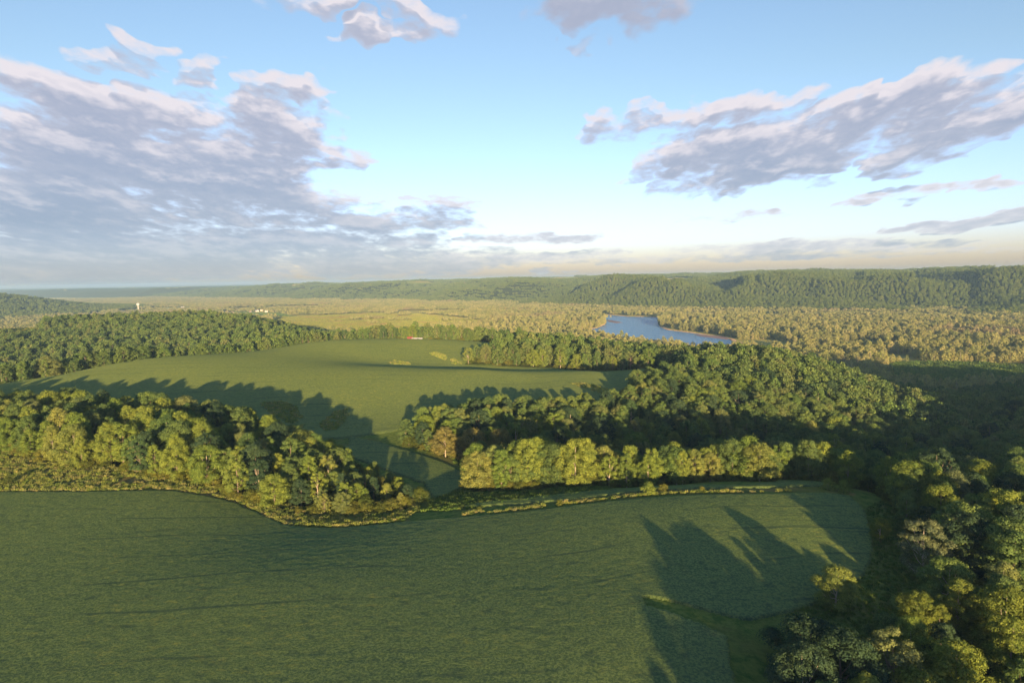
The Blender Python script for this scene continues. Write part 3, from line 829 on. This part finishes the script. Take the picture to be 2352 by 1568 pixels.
# a few singled-out trees
SPECIAL = [(1918, 1395, 8.5, 'broad', M_EDGE, 'small pale yellow tree alone on the grass beside the field corner'),
           (1850, 1560, 10.5, 'broad', M_DARK, 'large dark blue green tree with pale leaf tips at the field corner'),
           (2105, 1640, 11.5, 'broad', M_LIME, 'bright lime green round tree beyond the dark field corner tree'),
           (2020, 1235, 5.2, 'broad', M_LIME, 'small round green tree at the field edge beside bare soil'),
           (2120, 1330, 13, 'open', M_SILVER, 'pale trunked open tree with silvery leaves above the grassy field corner'),
           (1085, 1062, 14, 'broad', M_TAN, 'tan orange leaved tree facing the hollow field')]
spec_xy = []
for (pu, pv, h, kind, lm, lab) in SPECIAL:
    p = G(pu, min(pv, 1567)) if pv < 1568 else tuple(atz(pu, pv, -3)[:2]); spec_xy.append(p)
full = [t for t in full if all(math.hypot(t[0] - p[0], t[1] - p[1]) > s[2] * .36 + 1.5 for p, s in zip(spec_xy, SPECIAL))]

# which trees show largest: paint crowns near to far on a coarse grid
A = np.array([[t[0], t[1], t[2] + t[5] * .6, t[5]] for t in full])
U, Vv, Wd = project(A[:, :3]); wid = {'broad': .44, 'tall': .33, 'slender': .24, 'open': .39}
grid = np.zeros((342, 512), bool); vis = np.zeros(len(full))
for i in np.argsort(Wd):
    if Wd[i] < 20: continue
    u, v = U[i] / 2, Vv[i] / 2; rx = full[i][5] * wid[full[i][6]] * F / Wd[i] / 2; ry = full[i][5] * .42 * F / Wd[i] / 2
    u0, u1, v0, v1 = int(max(0, u - rx)), int(min(512, u + rx + 1)), int(max(0, v - ry)), int(min(342, v + ry + 1))
    if u1 <= u0 or v1 <= v0: continue
    yy, xx = np.mgrid[v0:v1, u0:u1]; m = ((xx + .5 - u) / max(rx, .7)) ** 2 + ((yy + .5 - v) / max(ry, .7)) ** 2 < 1
    vis[i] = (m & ~grid[v0:v1, u0:u1]).sum(); grid[v0:v1, u0:u1] |= m
NSOLO = 286
solo = set(np.argsort(-vis)[:NSOLO].tolist())

MATWORD = {M_UP.name: 'green', M_EDGE.name: 'olive gold', M_DARK.name: 'dark green', M_LIME.name: 'lime green', M_TAN.name: 'tan', M_SILVER.name: 'silvery', M_BLUFF.name: 'green'}
KINDWORD = {'broad': 'broad round', 'tall': 'tall oval', 'slender': 'slender', 'open': 'thin open-crowned'}
ORD = ['first', 'second', 'third', 'fourth', 'fifth', 'sixth', 'seventh', 'eighth', 'ninth', 'tenth'] + ['%dth' % i for i in range(11, 80)]


def place_tree(x, y, z, h, kind, var, lm, bm_, label, group, rz, wscale=1.0):
    crown, trunk = tree_meshes(kind, var, lm, bm_)
    H = protos(kind, var)[2][0]; s = h / H
    nm = {'broad': 'round_tree', 'tall': 'tall_tree', 'slender': 'slender_tree', 'open': 'open_tree'}[kind]
    r = bpy.data.objects.new(nm, None); COL.objects.link(r); r.location = (x, y, z); r.rotation_euler = (0, 0, rz); r.scale = (s * wscale, s * wscale, s)
    r.empty_display_size = 2
    for n_, me in (('crown', crown), ('trunk', trunk)):
        o = bpy.data.objects.new(n_, me); COL.objects.link(o); o.parent = r
    tag(r, label, 'tree', group)
    return r


# labels: rows of each wood counted from its near edge, trees counted along the row
def zone_name(t):
    x, y = t[0], t[1]
    if t[3] == 'copse': return 'copse', 'the verge copse', 'trees of the copse'
    if t[3] == 'belt': return 'belt', 'strip tree belt', 'trees of the belt behind the strip'
    if t[3] == 'right': return 'right', 'near field wood', 'trees of the near wood'
    if t[3] == 'ravine':
        if x > 105 and y < 300: return 'slope', 'corner slope wood', 'trees behind the field corner'
        return 'mid', 'wood below hill field', 'trees of the wood below the hill field'
    if t[3] == 'back': return 'back', 'wood above hill field', 'trees above the hill field'
    return 'left', 'wooded left hillside', 'trees of the hillside wood'


byz = {}
for i in solo: byz.setdefault(zone_name(full[i]), []).append(i)
for (zk, ztext, grp), ids in byz.items():
    ids.sort(key=lambda i: Wd[i]); nrow = max(1, round(math.sqrt(len(ids) / 3.0))); rows = np.array_split(np.array(ids), nrow)
    for rk, row in enumerate(rows):
        row = sorted(row.tolist(), key=lambda i: U[i])
        for k, i in enumerate(row):
            t = full[i]; rw = 'front' if rk == 0 else 'back' if rk == nrow - 1 else ORD[rk]
            lab = '%s %s tree, %s from left, %s row of %s' % (KINDWORD[t[6]], MATWORD[t[8].name], ORD[k], rw, ztext)
            place_tree(t[0], t[1], t[2], t[5], t[6], t[7], t[8], t[9], lab, grp, g.random() * 6.28, g.uniform(.82, 1.15) * (1.12 if t[3] == 'right' else 1.0))
for (pu, pv, h, kind, lm, lab), p in zip(SPECIAL, spec_xy):
    place_tree(p[0], p[1], H1(*p), h, kind, 2, lm, M_PALEBARK, lab, None, 1.3, 1.5 if h == 10.5 else 1.15)

# the rest of these woods, one object per wood
rest = [full[i] for i in range(len(full)) if i not in solo]
PC_UP = proto_collection('upland_tree', [(k, v, None, None) for k in KINDS for v in range(3)], M_UP, M_BARK)
PC_EDGE = proto_collection('edge_tree', [(k, v, None, None) for k in KINDS for v in range(2)], M_EDGE, M_PALEBARK)
PC_UPF = proto_collection('far_tree', [('broad', 0, 1500, .95), ('tall', 0, 1400, .95), ('broad', 0, 1500, .95), ('slender', 0, 1000, .9), ('tall', 0, 1400, .95)], M_UP, M_BARK)
HK = {'broad': 15, 'tall': 17, 'slender': 16, 'open': 15}


def emit(name, lst, col, n, label):
    if not lst: return
    P = [(t[0], t[1], t[2]) for t in lst]; rot = g.uniform(0, 6.28, len(lst)); s = np.array([t[5] / 15.5 for t in lst]); w = s * g.uniform(.88, 1.18, len(lst))
    instancer(name, P, rot, np.c_[w, w, s], g.integers(0, n, len(lst)), col, label)


emit('forest', [t for t in rest if Wd_ok(t)] if False else [t for t in rest if math.hypot(t[0], t[1]) < 420 and t[8] is not M_EDGE], PC_UP, 12, 'dense green woodland filling the ravine and the near slopes')
emit('olive_gold_forest', [t for t in rest if math.hypot(t[0], t[1]) < 420 and t[8] is M_EDGE], PC_EDGE, 8, 'olive gold trees scattered through the near woodland')
emit('hillside_forest', [t for t in rest if math.hypot(t[0], t[1]) >= 420], PC_UPF, 5, 'wooded hillsides beyond the hill field')

TIPS = [(-80, 116, -16), (-75, 110, -10), (-86, 121, -14), (-93, 119, -8), (-84, 113, -20), (13, 104, 0), (18, 118, 0), (22, 132, 6), (25, 146, 10), (31, 158, 12), (36, 156, 20), (41, 160, 22), (28, 148, 18), (20, 110, 14), (26, 130, 22), (34, 146, 32), (24, 118, 28), (30, 126, 38), (38, 148, 44), (43, 152, 60), (48, 160, 66), (53, 168, 72), (46, 138, 70)]
CAST = [(xt + .12 * (yt - y0), y0, (yt - y0) * math.tan(math.radians(SUN_EL)) * .96 - H1(xt + .12 * (yt - y0), y0)) for xt, yt, y0 in TIPS]
# trees behind the camera whose shadows reach the field
emit('woodland', [[x, y, H1(x, y), 'off', 0, h] for x, y, h in CAST], PC_UP, 12, 'trees standing behind the viewpoint')

# undergrowth along the wood edges
ux, uy, us = [], [], []
for zn, sp in (('copse', 3.0), ('belt', 3.2), ('ravine', 3.4), ('right', 3.0), ('back', 4.5)):
    x, y = scatter(WOODS[zn], sp, 40 + len(zn)); ed = polydist(x, y, WOODS[zn] + [WOODS[zn][0]])[0]
    m = (ed < (5 if zn == 'copse' else 9)) & infov(x, y, 8) & (g.random(len(x)) < .75); ux.append(x[m]); uy.append(y[m]); us.append(g.uniform(.45, 1.1, m.sum()))
ux, uy, us = map(np.concatenate, (ux, uy, us))
PC_BUSH = proto_collection('bush_plant', [('bush', v, None, None) for v in range(4)], M_SHRUB, M_BARK)
instancer('undergrowth', np.c_[ux, uy, height(ux, uy) - .2], g.uniform(0, 6.28, len(ux)), np.c_[us, us, us * g.uniform(.6, 1, len(ux))], g.integers(0, 4, len(ux)), PC_BUSH, 'leafy undergrowth along the foot of the woods')

# ---- floodplain and bluff woods
PC_FL = proto_collection('bottomland_tree', [('tall', 0, 1100, 1.0), ('broad', 0, 1200, 1.0), ('slender', 0, 800, .9), ('open', 0, 900, 1.0)], M_FLOOD, M_PALEBARK)
PC_BL = proto_collection('bluff_tree', [('broad', 0, 900, 1.2), ('tall', 0, 900, 1.2), ('broad', 0, 900, 1.2), ('slender', 0, 700, 1.1), ('tall', 0, 900, 1.2)], M_BLUFF, M_BARK)
GC_FL = grove_collection('bottomland_grove', 5, M_FLOOD, None, 5)
GC_BL = grove_collection('bluff_grove', 6, M_BLUFF, None, 6, h=14)


OPENSPOTS = [vp(*p) for p in [(545, 713), (558, 711), (590, 715), (601, 713), (521, 717), (534, 719), (468, 706), (420, 706), (283, 716), (262, 714), (612, 716), (386, 710), (357, 695.5), (575, 717), (240, 712), (318, 712)]]


def valley_woods():
    g2 = np.random.default_rng(99)

    def cand(r0, r1, sp):
        az = math.radians(44); poly = [(-math.tan(az) * r0, r0 * .7)] if False else None
        xs = np.arange(-r1 * .75, r1 * .75, sp); ys = np.arange(r0 * .6, r1, sp); X, Y = np.meshgrid(xs, ys)
        X = X + g2.uniform(-.45, .45, X.shape) * sp; Y = Y + g2.uniform(-.45, .45, Y.shape) * sp; X = X.ravel(); Y = Y.ravel()
        r = np.hypot(X, Y); m = (r > r0) & (r <= r1) & infov(X, Y, 4); X, Y = X[m], Y[m]
        Z = height(X, Y); return X, Y, Z
    def free(X, Y):
        m = ~inpoly(X, Y, RIVER) & ~inpoly(X, Y, MEADOW)
        dm = inpoly(X, Y, MARSH); m &= ~(dm & (vnoise(X / 60, Y / 45, 8) < .86))
        for f in FARMS: m &= ~inpoly(X, Y, f)
        for (hx, hy) in OPENSPOTS: m &= ~((np.abs(X - hx * Y / hy) < 22) & (Y > hy - 130) & (Y < hy + 25))
        for w in WOODS.values(): m &= ~(inpoly(X, Y, w) & (height(X, Y) > -48.4))
        return m
    x, y, z = cand(560, 1750, 8.5)
    dr, _ = polydist(x, y, RIVER + [RIVER[0]]); m = (z < -48.3) & free(x, y) & (vnoise(x / 70, y / 50, 3) > .30) & ((dr > 16) | (y > 1500))
    x, y, z = x[m], y[m], z[m]; s = g2.uniform(.5, 1.15, len(x))
    instancer('floodplain_forest', np.c_[x, y, z], g2.uniform(0, 6.28, len(x)), np.c_[s, s, s * g2.uniform(.85, 1.15, len(x))], g2.integers(0, 4, len(x)), PC_FL, 'pale grey green bottomland trees around the river bend')
    x, y, z = cand(1750, 7000, 24)
    low = (z < -46) & free(x, y) & (vnoise(x / 240, y / 130, 4) > .27); s = g2.uniform(.75, 1.1, len(x))
    instancer('valley_forest', np.c_[x, y, z][low], g2.uniform(0, 6.28, low.sum()), np.c_[s, s, s * .9][low], g2.integers(0, 5, low.sum()), GC_FL, 'hazy pale trees across the distant valley floor')
    hi = (z >= -46) & ~((x > -700) & (np.hypot(x, y) < 3100)) & ~((z > 36) & (np.hypot(x, y) > 2600) & (vnoise(x / 420, y / 260, 77) > .6))
    instancer('bluff_forest', np.c_[x, y, z][hi], g2.uniform(0, 6.28, hi.sum()), np.c_[s, s, s][hi], g2.integers(0, 6, hi.sum()), GC_BL, 'unbroken green forest on the bluffs across the river')
    x, y, z = cand(1250, 3100, 10.5); hi = (z >= -46.5) & (x > -700)
    s = g2.uniform(.6, 1.05, len(x))
    instancer('bluff_woodland', np.c_[x, y, z][hi], g2.uniform(0, 6.28, hi.sum()), np.c_[s, s, s * .9][hi], g2.integers(0, 5, hi.sum()), PC_BL, 'green forest on the nearest slopes of the bluffs')
    print('valley', len(x), low.sum(), hi.sum())


valley_woods()

# ---- tall grass
M_GOLD = leaf_mat('golden_grass', [(0.260, 0.290, 0.080), (0.200, 0.270, 0.060), (0.330, 0.315, 0.130), (0.160, 0.240, 0.048)], trans=.35)
M_GREENGRASS = leaf_mat('green_grass', [(0.090, 0.165, 0.040), (0.120, 0.195, 0.050), (0.140, 0.185, 0.055)], trans=.35)


def tuft_collection(name, m, seed, n=5, blades=46, h=.9, r=.75):
    col = bpy.data.collections.new(name); gg = np.random.default_rng(seed)
    for i in range(n):
        V = []
        for k in range(blades):
            a = gg.random() * 6.28; q = r * math.sqrt(gg.random()); x, y = q * math.cos(a), q * math.sin(a); b = gg.random() * 6.28; w = gg.uniform(.05, .13); hh = h * gg.uniform(.5, 1.15)
            lx, ly = gg.normal(size=2) * .25 * hh; dx, dy = w * math.cos(b), w * math.sin(b)
            V += [(x - dx, y - dy, -.1), (x + dx, y + dy, -.1), (x + lx + dx * .5, y + ly + dy * .5, hh), (x + lx - dx * .5, y + ly - dy * .5, hh)]
        o = mesh_obj('%s_%02d' % (name, i), V, np.arange(4 * blades).reshape(-1, 4), [m], link=False); col.objects.link(o)
    return col


TG = tuft_collection('gold_tuft', M_GOLD, 3); TGR = tuft_collection('green_tuft', M_GREENGRASS, 4, h=.5)


def grass(name, polys, sp, col, label, smin=.7, smax=1.3, skip=None, zoff=0.0, seed=70):
    X, Y = [], []
    for p in polys:
        x, y = scatter(p, sp, seed, .5); X.append(x); Y.append(y)
    x, y = np.concatenate(X), np.concatenate(Y)
    if skip is not None:
        k = ~skip(x, y); x, y = x[k], y[k]
    s = g.uniform(smin, smax, len(x)); instancer(name, np.c_[x, y, height(x, y) + zoff], g.uniform(0, 6.28, len(x)), np.c_[s, s, s * g.uniform(.7, 1.2, len(x))], g.integers(0, 5, len(x)), col, label)


VERGE = [(-330, 199)] + line([(0, 1128), (200, 1128), (400, 1126), (480, 1137), (545, 1153), (600, 1179), (650, 1203), (720, 1211), (800, 1209), (930, 1196)]) + [(-26, 196), (-60, 190), (-80, 198), (-98, 210), (-112, 213), (-142, 226), (-160, 236), (-185, 250), (-330, 268)]
grass('tall_grass', [VERGE], 1.0, TG, 'golden tall grass verge between crop and copse', .35, .9, skip=lambda x, y: vnoise(x / 4, y / 4, 35) < .22)
LINE = line([(1060, 1184), (1200, 1171), (1350, 1153), (1500, 1137), (1700, 1131), (1900, 1128), (1960, 1126), (1900, 1120), (1800, 1124), (1650, 1127), (1500, 1132), (1330, 1149), (1200, 1165), (1060, 1177)])
grass('weed_strip', [LINE], .8, TG, 'bright line of tall weeds between two crop strips', .3, .85, skip=lambda x, y: vnoise(x / 5, y / 5, 33) < .3)
PATCHES = [line(q) for q in ([(892, 832), (905, 828), (940, 833), (946, 839), (925, 839), (900, 837)], [(983, 812), (1003, 809), (1040, 823), (1064, 835), (1045, 838), (1013, 825)],
                             [(1308, 881), (1345, 881), (1400, 896), (1407, 906), (1385, 906), (1340, 893)], [(598, 928), (640, 917), (680, 935), (702, 970), (692, 987), (658, 972), (613, 945)], [(733, 976), (770, 945), (797, 941), (802, 955), (775, 987), (745, 992)])]
grass('wild_grass', PATCHES, 1.25, TG, 'unmown yellow grass patches left standing in the hill field', .5, 1.0, zoff=.4, skip=lambda x, y: vnoise(x / 7, y / 7, 34) < .25)
grass('field_margin_grass', [line([(700, 985), (900, 985), (1000, 1010), (1062, 1080), (1075, 1120), (960, 1160), (960, 1175), (1060, 1170), (1400, 1128), (1400, 1118), (1080, 1140), (1090, 1080), (1010, 1000), (900, 972), (700, 972)])], 1.3, TGR, 'green grass margin round the hollow field')
grass('meadow_grass', [line([(1800, 1408), (1880, 1385), (1950, 1350), (1985, 1320), (2003, 1280), (2003, 1230), (1985, 1170)]) + [(108, 190), (112, 180), (100, 150), (92, 130), (78, 112), (60, 106)]], 1.0, TGR, 'rough green grass in the field corner', .3, .8)

M_REED = leaf_mat('marsh_reeds', [(0.26, 0.28, 0.055), (0.33, 0.34, 0.075), (0.20, 0.24, 0.05)], brown=((0.30, 0.22, 0.10), 0.012, .52), trans=.35)
TR = tuft_collection('reed_tuft', M_REED, 9, h=.55, r=1.0, blades=40)
grass('marsh_reeds', [MARSH], 4.6, TR, 'bright yellow green reeds and sedge covering the valley marsh', 2.6, 4.2, skip=lambda x, y: (vnoise(x / 90, y / 30, 12) > .84) | (height(x, y) > -48.5))
grass('valley_grass', FARMS + [MEADOW], 5.5, TGR, 'green pasture openings on the valley floor', 4, 6)
grass('hillside_grass', [CLEARING], 2.2, TR, 'sunlit yellow green clearing on the wooded hillside', 1.6, 2.4)

# ---- single shrubs
SHRUBS = [(1490, 1135, 3.6, 'round sunlit shrub, largest on the weedy strip between crops'), (1524, 1128, 2.4, 'narrow young shrub beside the largest strip shrub'), (1902, 1122, 3.0, 'left shrub of the pair at the end of the weedy strip'), (1938, 1130, 3.6, 'right and wider shrub of the pair at the weedy strip end'),
          (1285, 1160, 1.7, 'tiny pale shrub on the weedy strip before the tree belt'), (1100, 1172, 1.3, 'lowest small weed bush on the shaded end of the strip'), (1612, 1128, 1.5, 'small shrub midway along the weedy strip'), (18, 1112, 2.4, 'low green shrub in golden grass near the crop edge')]
for pu, pv, h, lab in SHRUBS:
    x, y = G(pu, pv); crown, trunk = tree_meshes('bush', int(g.integers(0, 4)), M_SHRUB if h < 3 else M_EDGE, M_BARK)
    r = bpy.data.objects.new('shrub', None); COL.objects.link(r); r.location = (x, y, H1(x, y)); r.scale = (h / 4.5,) * 3; r.rotation_euler.z = h * 3
    for n_, me in (('foliage', crown), ('stem', trunk)):
        o = bpy.data.objects.new(n_, me); COL.objects.link(o); o.parent = r
    tag(r, lab, 'shrub', 'shrubs on the grass margins')

# ---- dead snag in the near wood
def snag():
    x, y = G(2196, 1440); z = H1(x, y); V, Fc = [], []
    def add(v, f):
        o = len(V); V.extend(v); Fc.extend([tuple(q + o for q in ff) for ff in f])
    add(*tube([(0, 0, -1), (0, 0, 3), (.2, .1, 7), (-.1, .2, 10.5)], [.28, .22, .15, .03], 8))
    r = bpy.data.objects.new('dead_tree', None); COL.objects.link(r); r.location = (x, y, z); r.scale = (.75, .75, .75); tag(r, 'bare dead snag with pale forked branches in the near wood', 'tree')
    mesh_obj('trunk', V, Fc, M_PALEBARK, parent=r)
    for k, (a, z0, L) in enumerate(((.4, 4.5, 4.4), (2.6, 5.5, 4.2), (4.3, 6.5, 3.2), (5.6, 7.2, 2.6), (1.5, 8, 2))):
        v, f = tube([(0.1, 0, z0), (math.cos(a) * L * .25, math.sin(a) * L * .25, z0 + L * .35), (math.cos(a) * L * .4, math.sin(a) * L * .4, z0 + L)], [.12, .08, .02], 5)
        mesh_obj('branch', v, f, M_PALEBARK, parent=r)


snag()


def boxm(x0, x1, y0, y1, z0, z1):
    return [(x0, y0, z0), (x1, y0, z0), (x1, y1, z0), (x0, y1, z0), (x0, y0, z1), (x1, y0, z1), (x1, y1, z1), (x0, y1, z1)], [(3, 2, 1, 0), (4, 5, 6, 7), (0, 1, 5, 4), (1, 2, 6, 5), (2, 3, 7, 6), (3, 0, 4, 7)]


def gable(x0, x1, y0, y1, z0, zr, t=.15, over=.4):
    ym = (y0 + y1) / 2; x0 -= over; x1 += over; y0 -= over; y1 += over
    V = [(x0, y0, z0), (x1, y0, z0), (x1, ym, zr), (x0, ym, zr), (x0, y1, z0), (x1, y1, z0)]
    V += [(a, b, c + t) for a, b, c in V]
    Fc = [(0, 1, 2, 3), (3, 2, 5, 4), (9, 8, 7, 6), (10, 11, 8, 9), (0, 6, 7, 1), (4, 5, 11, 10), (0, 3, 9, 6), (3, 4, 10, 9), (1, 7, 8, 2), (2, 8, 11, 5)]
    return V, Fc


M_WHITE = simple('white_paint', (.50, .48, .44), .6, .6, var=.08); M_CREAM = simple('cream_paint', (.62, .55, .42), .7, .6, var=.1); M_REDROOF = simple('red_roof_metal', (.27, .06, .045), .6, .8, var=.2)
M_GREYROOF = simple('grey_shingles', (.16, .16, .17), .8, 2); M_BROWNROOF = simple('brown_shingles', (.26, .15, .09), .8, 2); M_GLASS = simple('window_glass', (.03, .04, .05), .1); M_STEEL = simple('galvanised_steel', (.62, .62, .6), .45, 1, .3)


def house(x, y, z, w, d, h, rz, wall, roofm, label, name='house', cat='house', group=None):
    r = bpy.data.objects.new(name, None); COL.objects.link(r); r.location = (x, y, z); r.rotation_euler.z = rz; tag(r, label, cat, group)
    V, Fc = boxm(-w / 2, w / 2, -d / 2, d / 2, -2, h)
    # gable ends
    o = len(V); zr = h + d * .32; V = V + [(-w / 2 + .01, 0, zr - .1), (w / 2 - .01, 0, zr - .1)]; Fq = [list(f) for f in Fc] + [[4, 7, o, o], [6, 5, o + 1, o + 1]]
    me = bpy.data.meshes.new('wall'); me.from_pydata(V, [], [tuple(dict.fromkeys(f)) for f in Fq]); me.materials.append(wall)
    ow = bpy.data.objects.new('wall', me); COL.objects.link(ow); ow.parent = r
    mesh_obj('roof', *gable(-w / 2, w / 2, -d / 2, d / 2, h, zr), roofm, parent=r)
    for k in range(max(1, int(w // 5))):
        xx = -w / 2 + (k + .5) * w / max(1, int(w // 5)) + .9
        mesh_obj('window', *boxm(xx - .5, xx + .5, -d / 2 - .05, -d / 2 + .02, 1.0, 2.2), M_GLASS, parent=r)
    mesh_obj('door', *boxm(-w / 2 + .5, -w / 2 + 1.5, -d / 2 - .06, -d / 2 + .02, 0, 2.1), M_BROWNROOF, parent=r)
    return r


# farm sheds behind the crest of the hill field
bx, by, bz = atz(944, 775, 8.6); zz = H1(bx, by + 4) - 2.4
house(bx - 3, by + 14, zz + .4, 4.5, 4, 2.4, .15, M_REDROOF, M_REDROOF, 'small red barn half hidden by trees on the hill crest', 'barn', 'barn')
bx2 = atz(958, 779, 7.5); house(bx2[0], bx2[1] + 1, H1(bx2[0], bx2[1] + 1) - 1.0, 9, 3, 1.5, -.04, M_WHITE, M_WHITE, 'long low white shed in front of the red barn', 'shed', 'shed')

# houses of the distant village
VILL = [(545, 713, 15, 9, 'cream'), (558, 711, 13, 8, 'white'), (590, 715, 18, 9, 'white'), (601, 713, 14, 9, 'brown'), (521, 717, 14, 8, 'brown'), (534, 719, 13, 9, 'cream'), (468, 706, 22, 10, 'white'), (420, 706, 20, 10, 'grey'), (283, 716, 24, 10, 'white'), (262, 714, 20, 9, 'grey'), (612, 716, 14, 8, 'white'), (386, 710, 18, 9, 'white'), (357, 695.5, 26, 12, 'white'), (575, 717, 12, 8, 'red'), (240, 712, 26, 12, 'cream')]
for k, (pu, pv, w, d, tone) in enumerate(VILL):
    x, y = G(pu, pv); wl = {'cream': M_CREAM, 'white': M_WHITE, 'brown': M_CREAM, 'grey': M_WHITE, 'red': M_WHITE}[tone]; rf = {'cream': M_BROWNROOF, 'white': M_WHITE, 'brown': M_BROWNROOF, 'grey': M_GREYROOF, 'red': M_REDROOF}[tone]
    lab = 'distant village house with %s, %s from left among the valley trees' % ({'cream': 'cream walls, brown roof', 'white': 'white walls and roof', 'brown': 'tan walls, brown roof', 'grey': 'white walls, grey roof', 'red': 'white walls, red roof'}[tone], ORD[sorted(q[0] for q in VILL).index(pu)])
    house(x, y, H1(x, y), w * .8, d * .75, 4.2, (k * .37) % .8 - .4, wl, rf, lab, group='houses of the distant village')

# water tower
def tower():
    x, y = G(318, 713); z = H1(x, y); r = bpy.data.objects.new('water_tower', None); COL.objects.link(r); r.location = (x, y, z); tag(r, 'white water tower with bulb tank above the far valley', 'water tower')
    def lathe(name, prof, k=24):
        V = [(q * math.cos(2 * math.pi * i / k), q * math.sin(2 * math.pi * i / k), zz) for q, zz in prof for i in range(k)]
        Fc = [(j * k + i, j * k + (i + 1) % k, (j + 1) * k + (i + 1) % k, (j + 1) * k + i) for j in range(len(prof) - 1) for i in range(k)]
        mesh_obj(name, V, Fc, M_WHITE, parent=r, smoothf=True)
    lathe('shaft', [(4.6, -1), (4.0, 1), (2.6, 4), (2.2, 12), (2.4, 21)])
    lathe('tank', [(2.4, 21), (4.4, 23), (6.6, 26), (7.0, 28.5), (6.2, 31.5), (3.5, 33.6), (.05, 34.2)])


tower()
# poles and gravel track by the hillside clearing
for pu, pv, h, lab in ((57, 746, 11, 'leftmost utility pole at the hillside clearing'), (86, 745, 7, 'short middle utility pole behind the hillside clearing'), (108, 746, 11, 'utility pole where the gravel track leaves the clearing')):
    x, y = G(pu, pv); r = bpy.data.objects.new('utility_pole', None); COL.objects.link(r); r.location = (x, y, H1(x, y)); tag(r, lab, 'utility pole', 'utility poles by the clearing')
    mesh_obj('pole', *tube([(0, 0, -1), (0, 0, h)], [.28, .18], 8), M_PALEBARK, parent=r); mesh_obj('crossarm', *boxm(-1.3, 1.3, -.08, .08, h - .9, h - .65), M_PALEBARK, parent=r)


def ribbon(name, pts, w, m, lift, label):
    P = np.array(pts); Q = np.concatenate([np.linspace(P[i], P[i + 1], 12, endpoint=False) for i in range(len(P) - 1)] + [P[-1:]])
    T = np.gradient(Q, axis=0); T /= np.linalg.norm(T, axis=1)[:, None]; Nn = np.c_[-T[:, 1], T[:, 0]]; A_ = Q + Nn * w / 2; B_ = Q - Nn * w / 2
    V = np.r_[np.c_[A_, height(A_[:, 0], A_[:, 1]) + lift], np.c_[B_, height(B_[:, 0], B_[:, 1]) + lift]]; n = len(Q)
    tag(mesh_obj(name, V, [(i, n + i, n + i + 1, i + 1) for i in range(n - 1)], m, smoothf=True), label, kind='structure')


ribbon('gravel_path', [vp(*p, 0) for p in [(-40, 749), (30, 746), (74, 744.5), (98, 748), (107, 753), (98, 759), (82, 764)]], 5, simple('gravel', (.5, .42, .30), .9, 1), .7, 'pale gravel track rounding the hillside clearing')
ribbon('road', [vp(*p) for p in [(575, 727), (610, 721), (650, 716.5), (700, 714)]], 11, simple('asphalt', (.17, .17, .18), .8, 1), .6, 'grey road crossing the valley by the village')
# fence post in the verge
fx, fy = G(738, 1172); r = bpy.data.objects.new('fence_post', None); COL.objects.link(r); r.location = (fx, fy, H1(fx, fy)); tag(r, 'weathered wooden fence post in the golden verge', 'fence post')
mesh_obj('post', *tube([(0, 0, -.5), (0, 0, 1.7)], [.12, .10], 8), M_PALEBARK, parent=r); mesh_obj('cap', *tube([(0, 0, 1.7), (0, 0, 1.78)], [.13, .05], 8), M_PALEBARK, parent=r)

# ---- haze
def haze():
    V = [(x, y, z) for z in (-56, 100) for x, y in ((-16000, -2500), (16000, -2500), (16000, 16000), (-16000, 16000))]
    o = mesh_obj('haze', V, [(3, 2, 1, 0), (4, 5, 6, 7), (0, 1, 5, 4), (1, 2, 6, 5), (2, 3, 7, 6), (3, 0, 4, 7)], [])
    m, t = mat('haze_air')
    v = t.n('ShaderNodeVolumePrincipled', {'Color': (0.42, 0.68, 1.0, 1), 'Density': HAZE, 'Anisotropy': 0.0})
    t.n('ShaderNodeOutputMaterial', {'Volume': v.outputs[0]})
    m.cycles.homogeneous_volume = True if hasattr(m.cycles, 'homogeneous_volume') else None
    o.data.materials.append(m); tag(o, kind='stuff', label='thin pale evening haze over the valley')


haze()
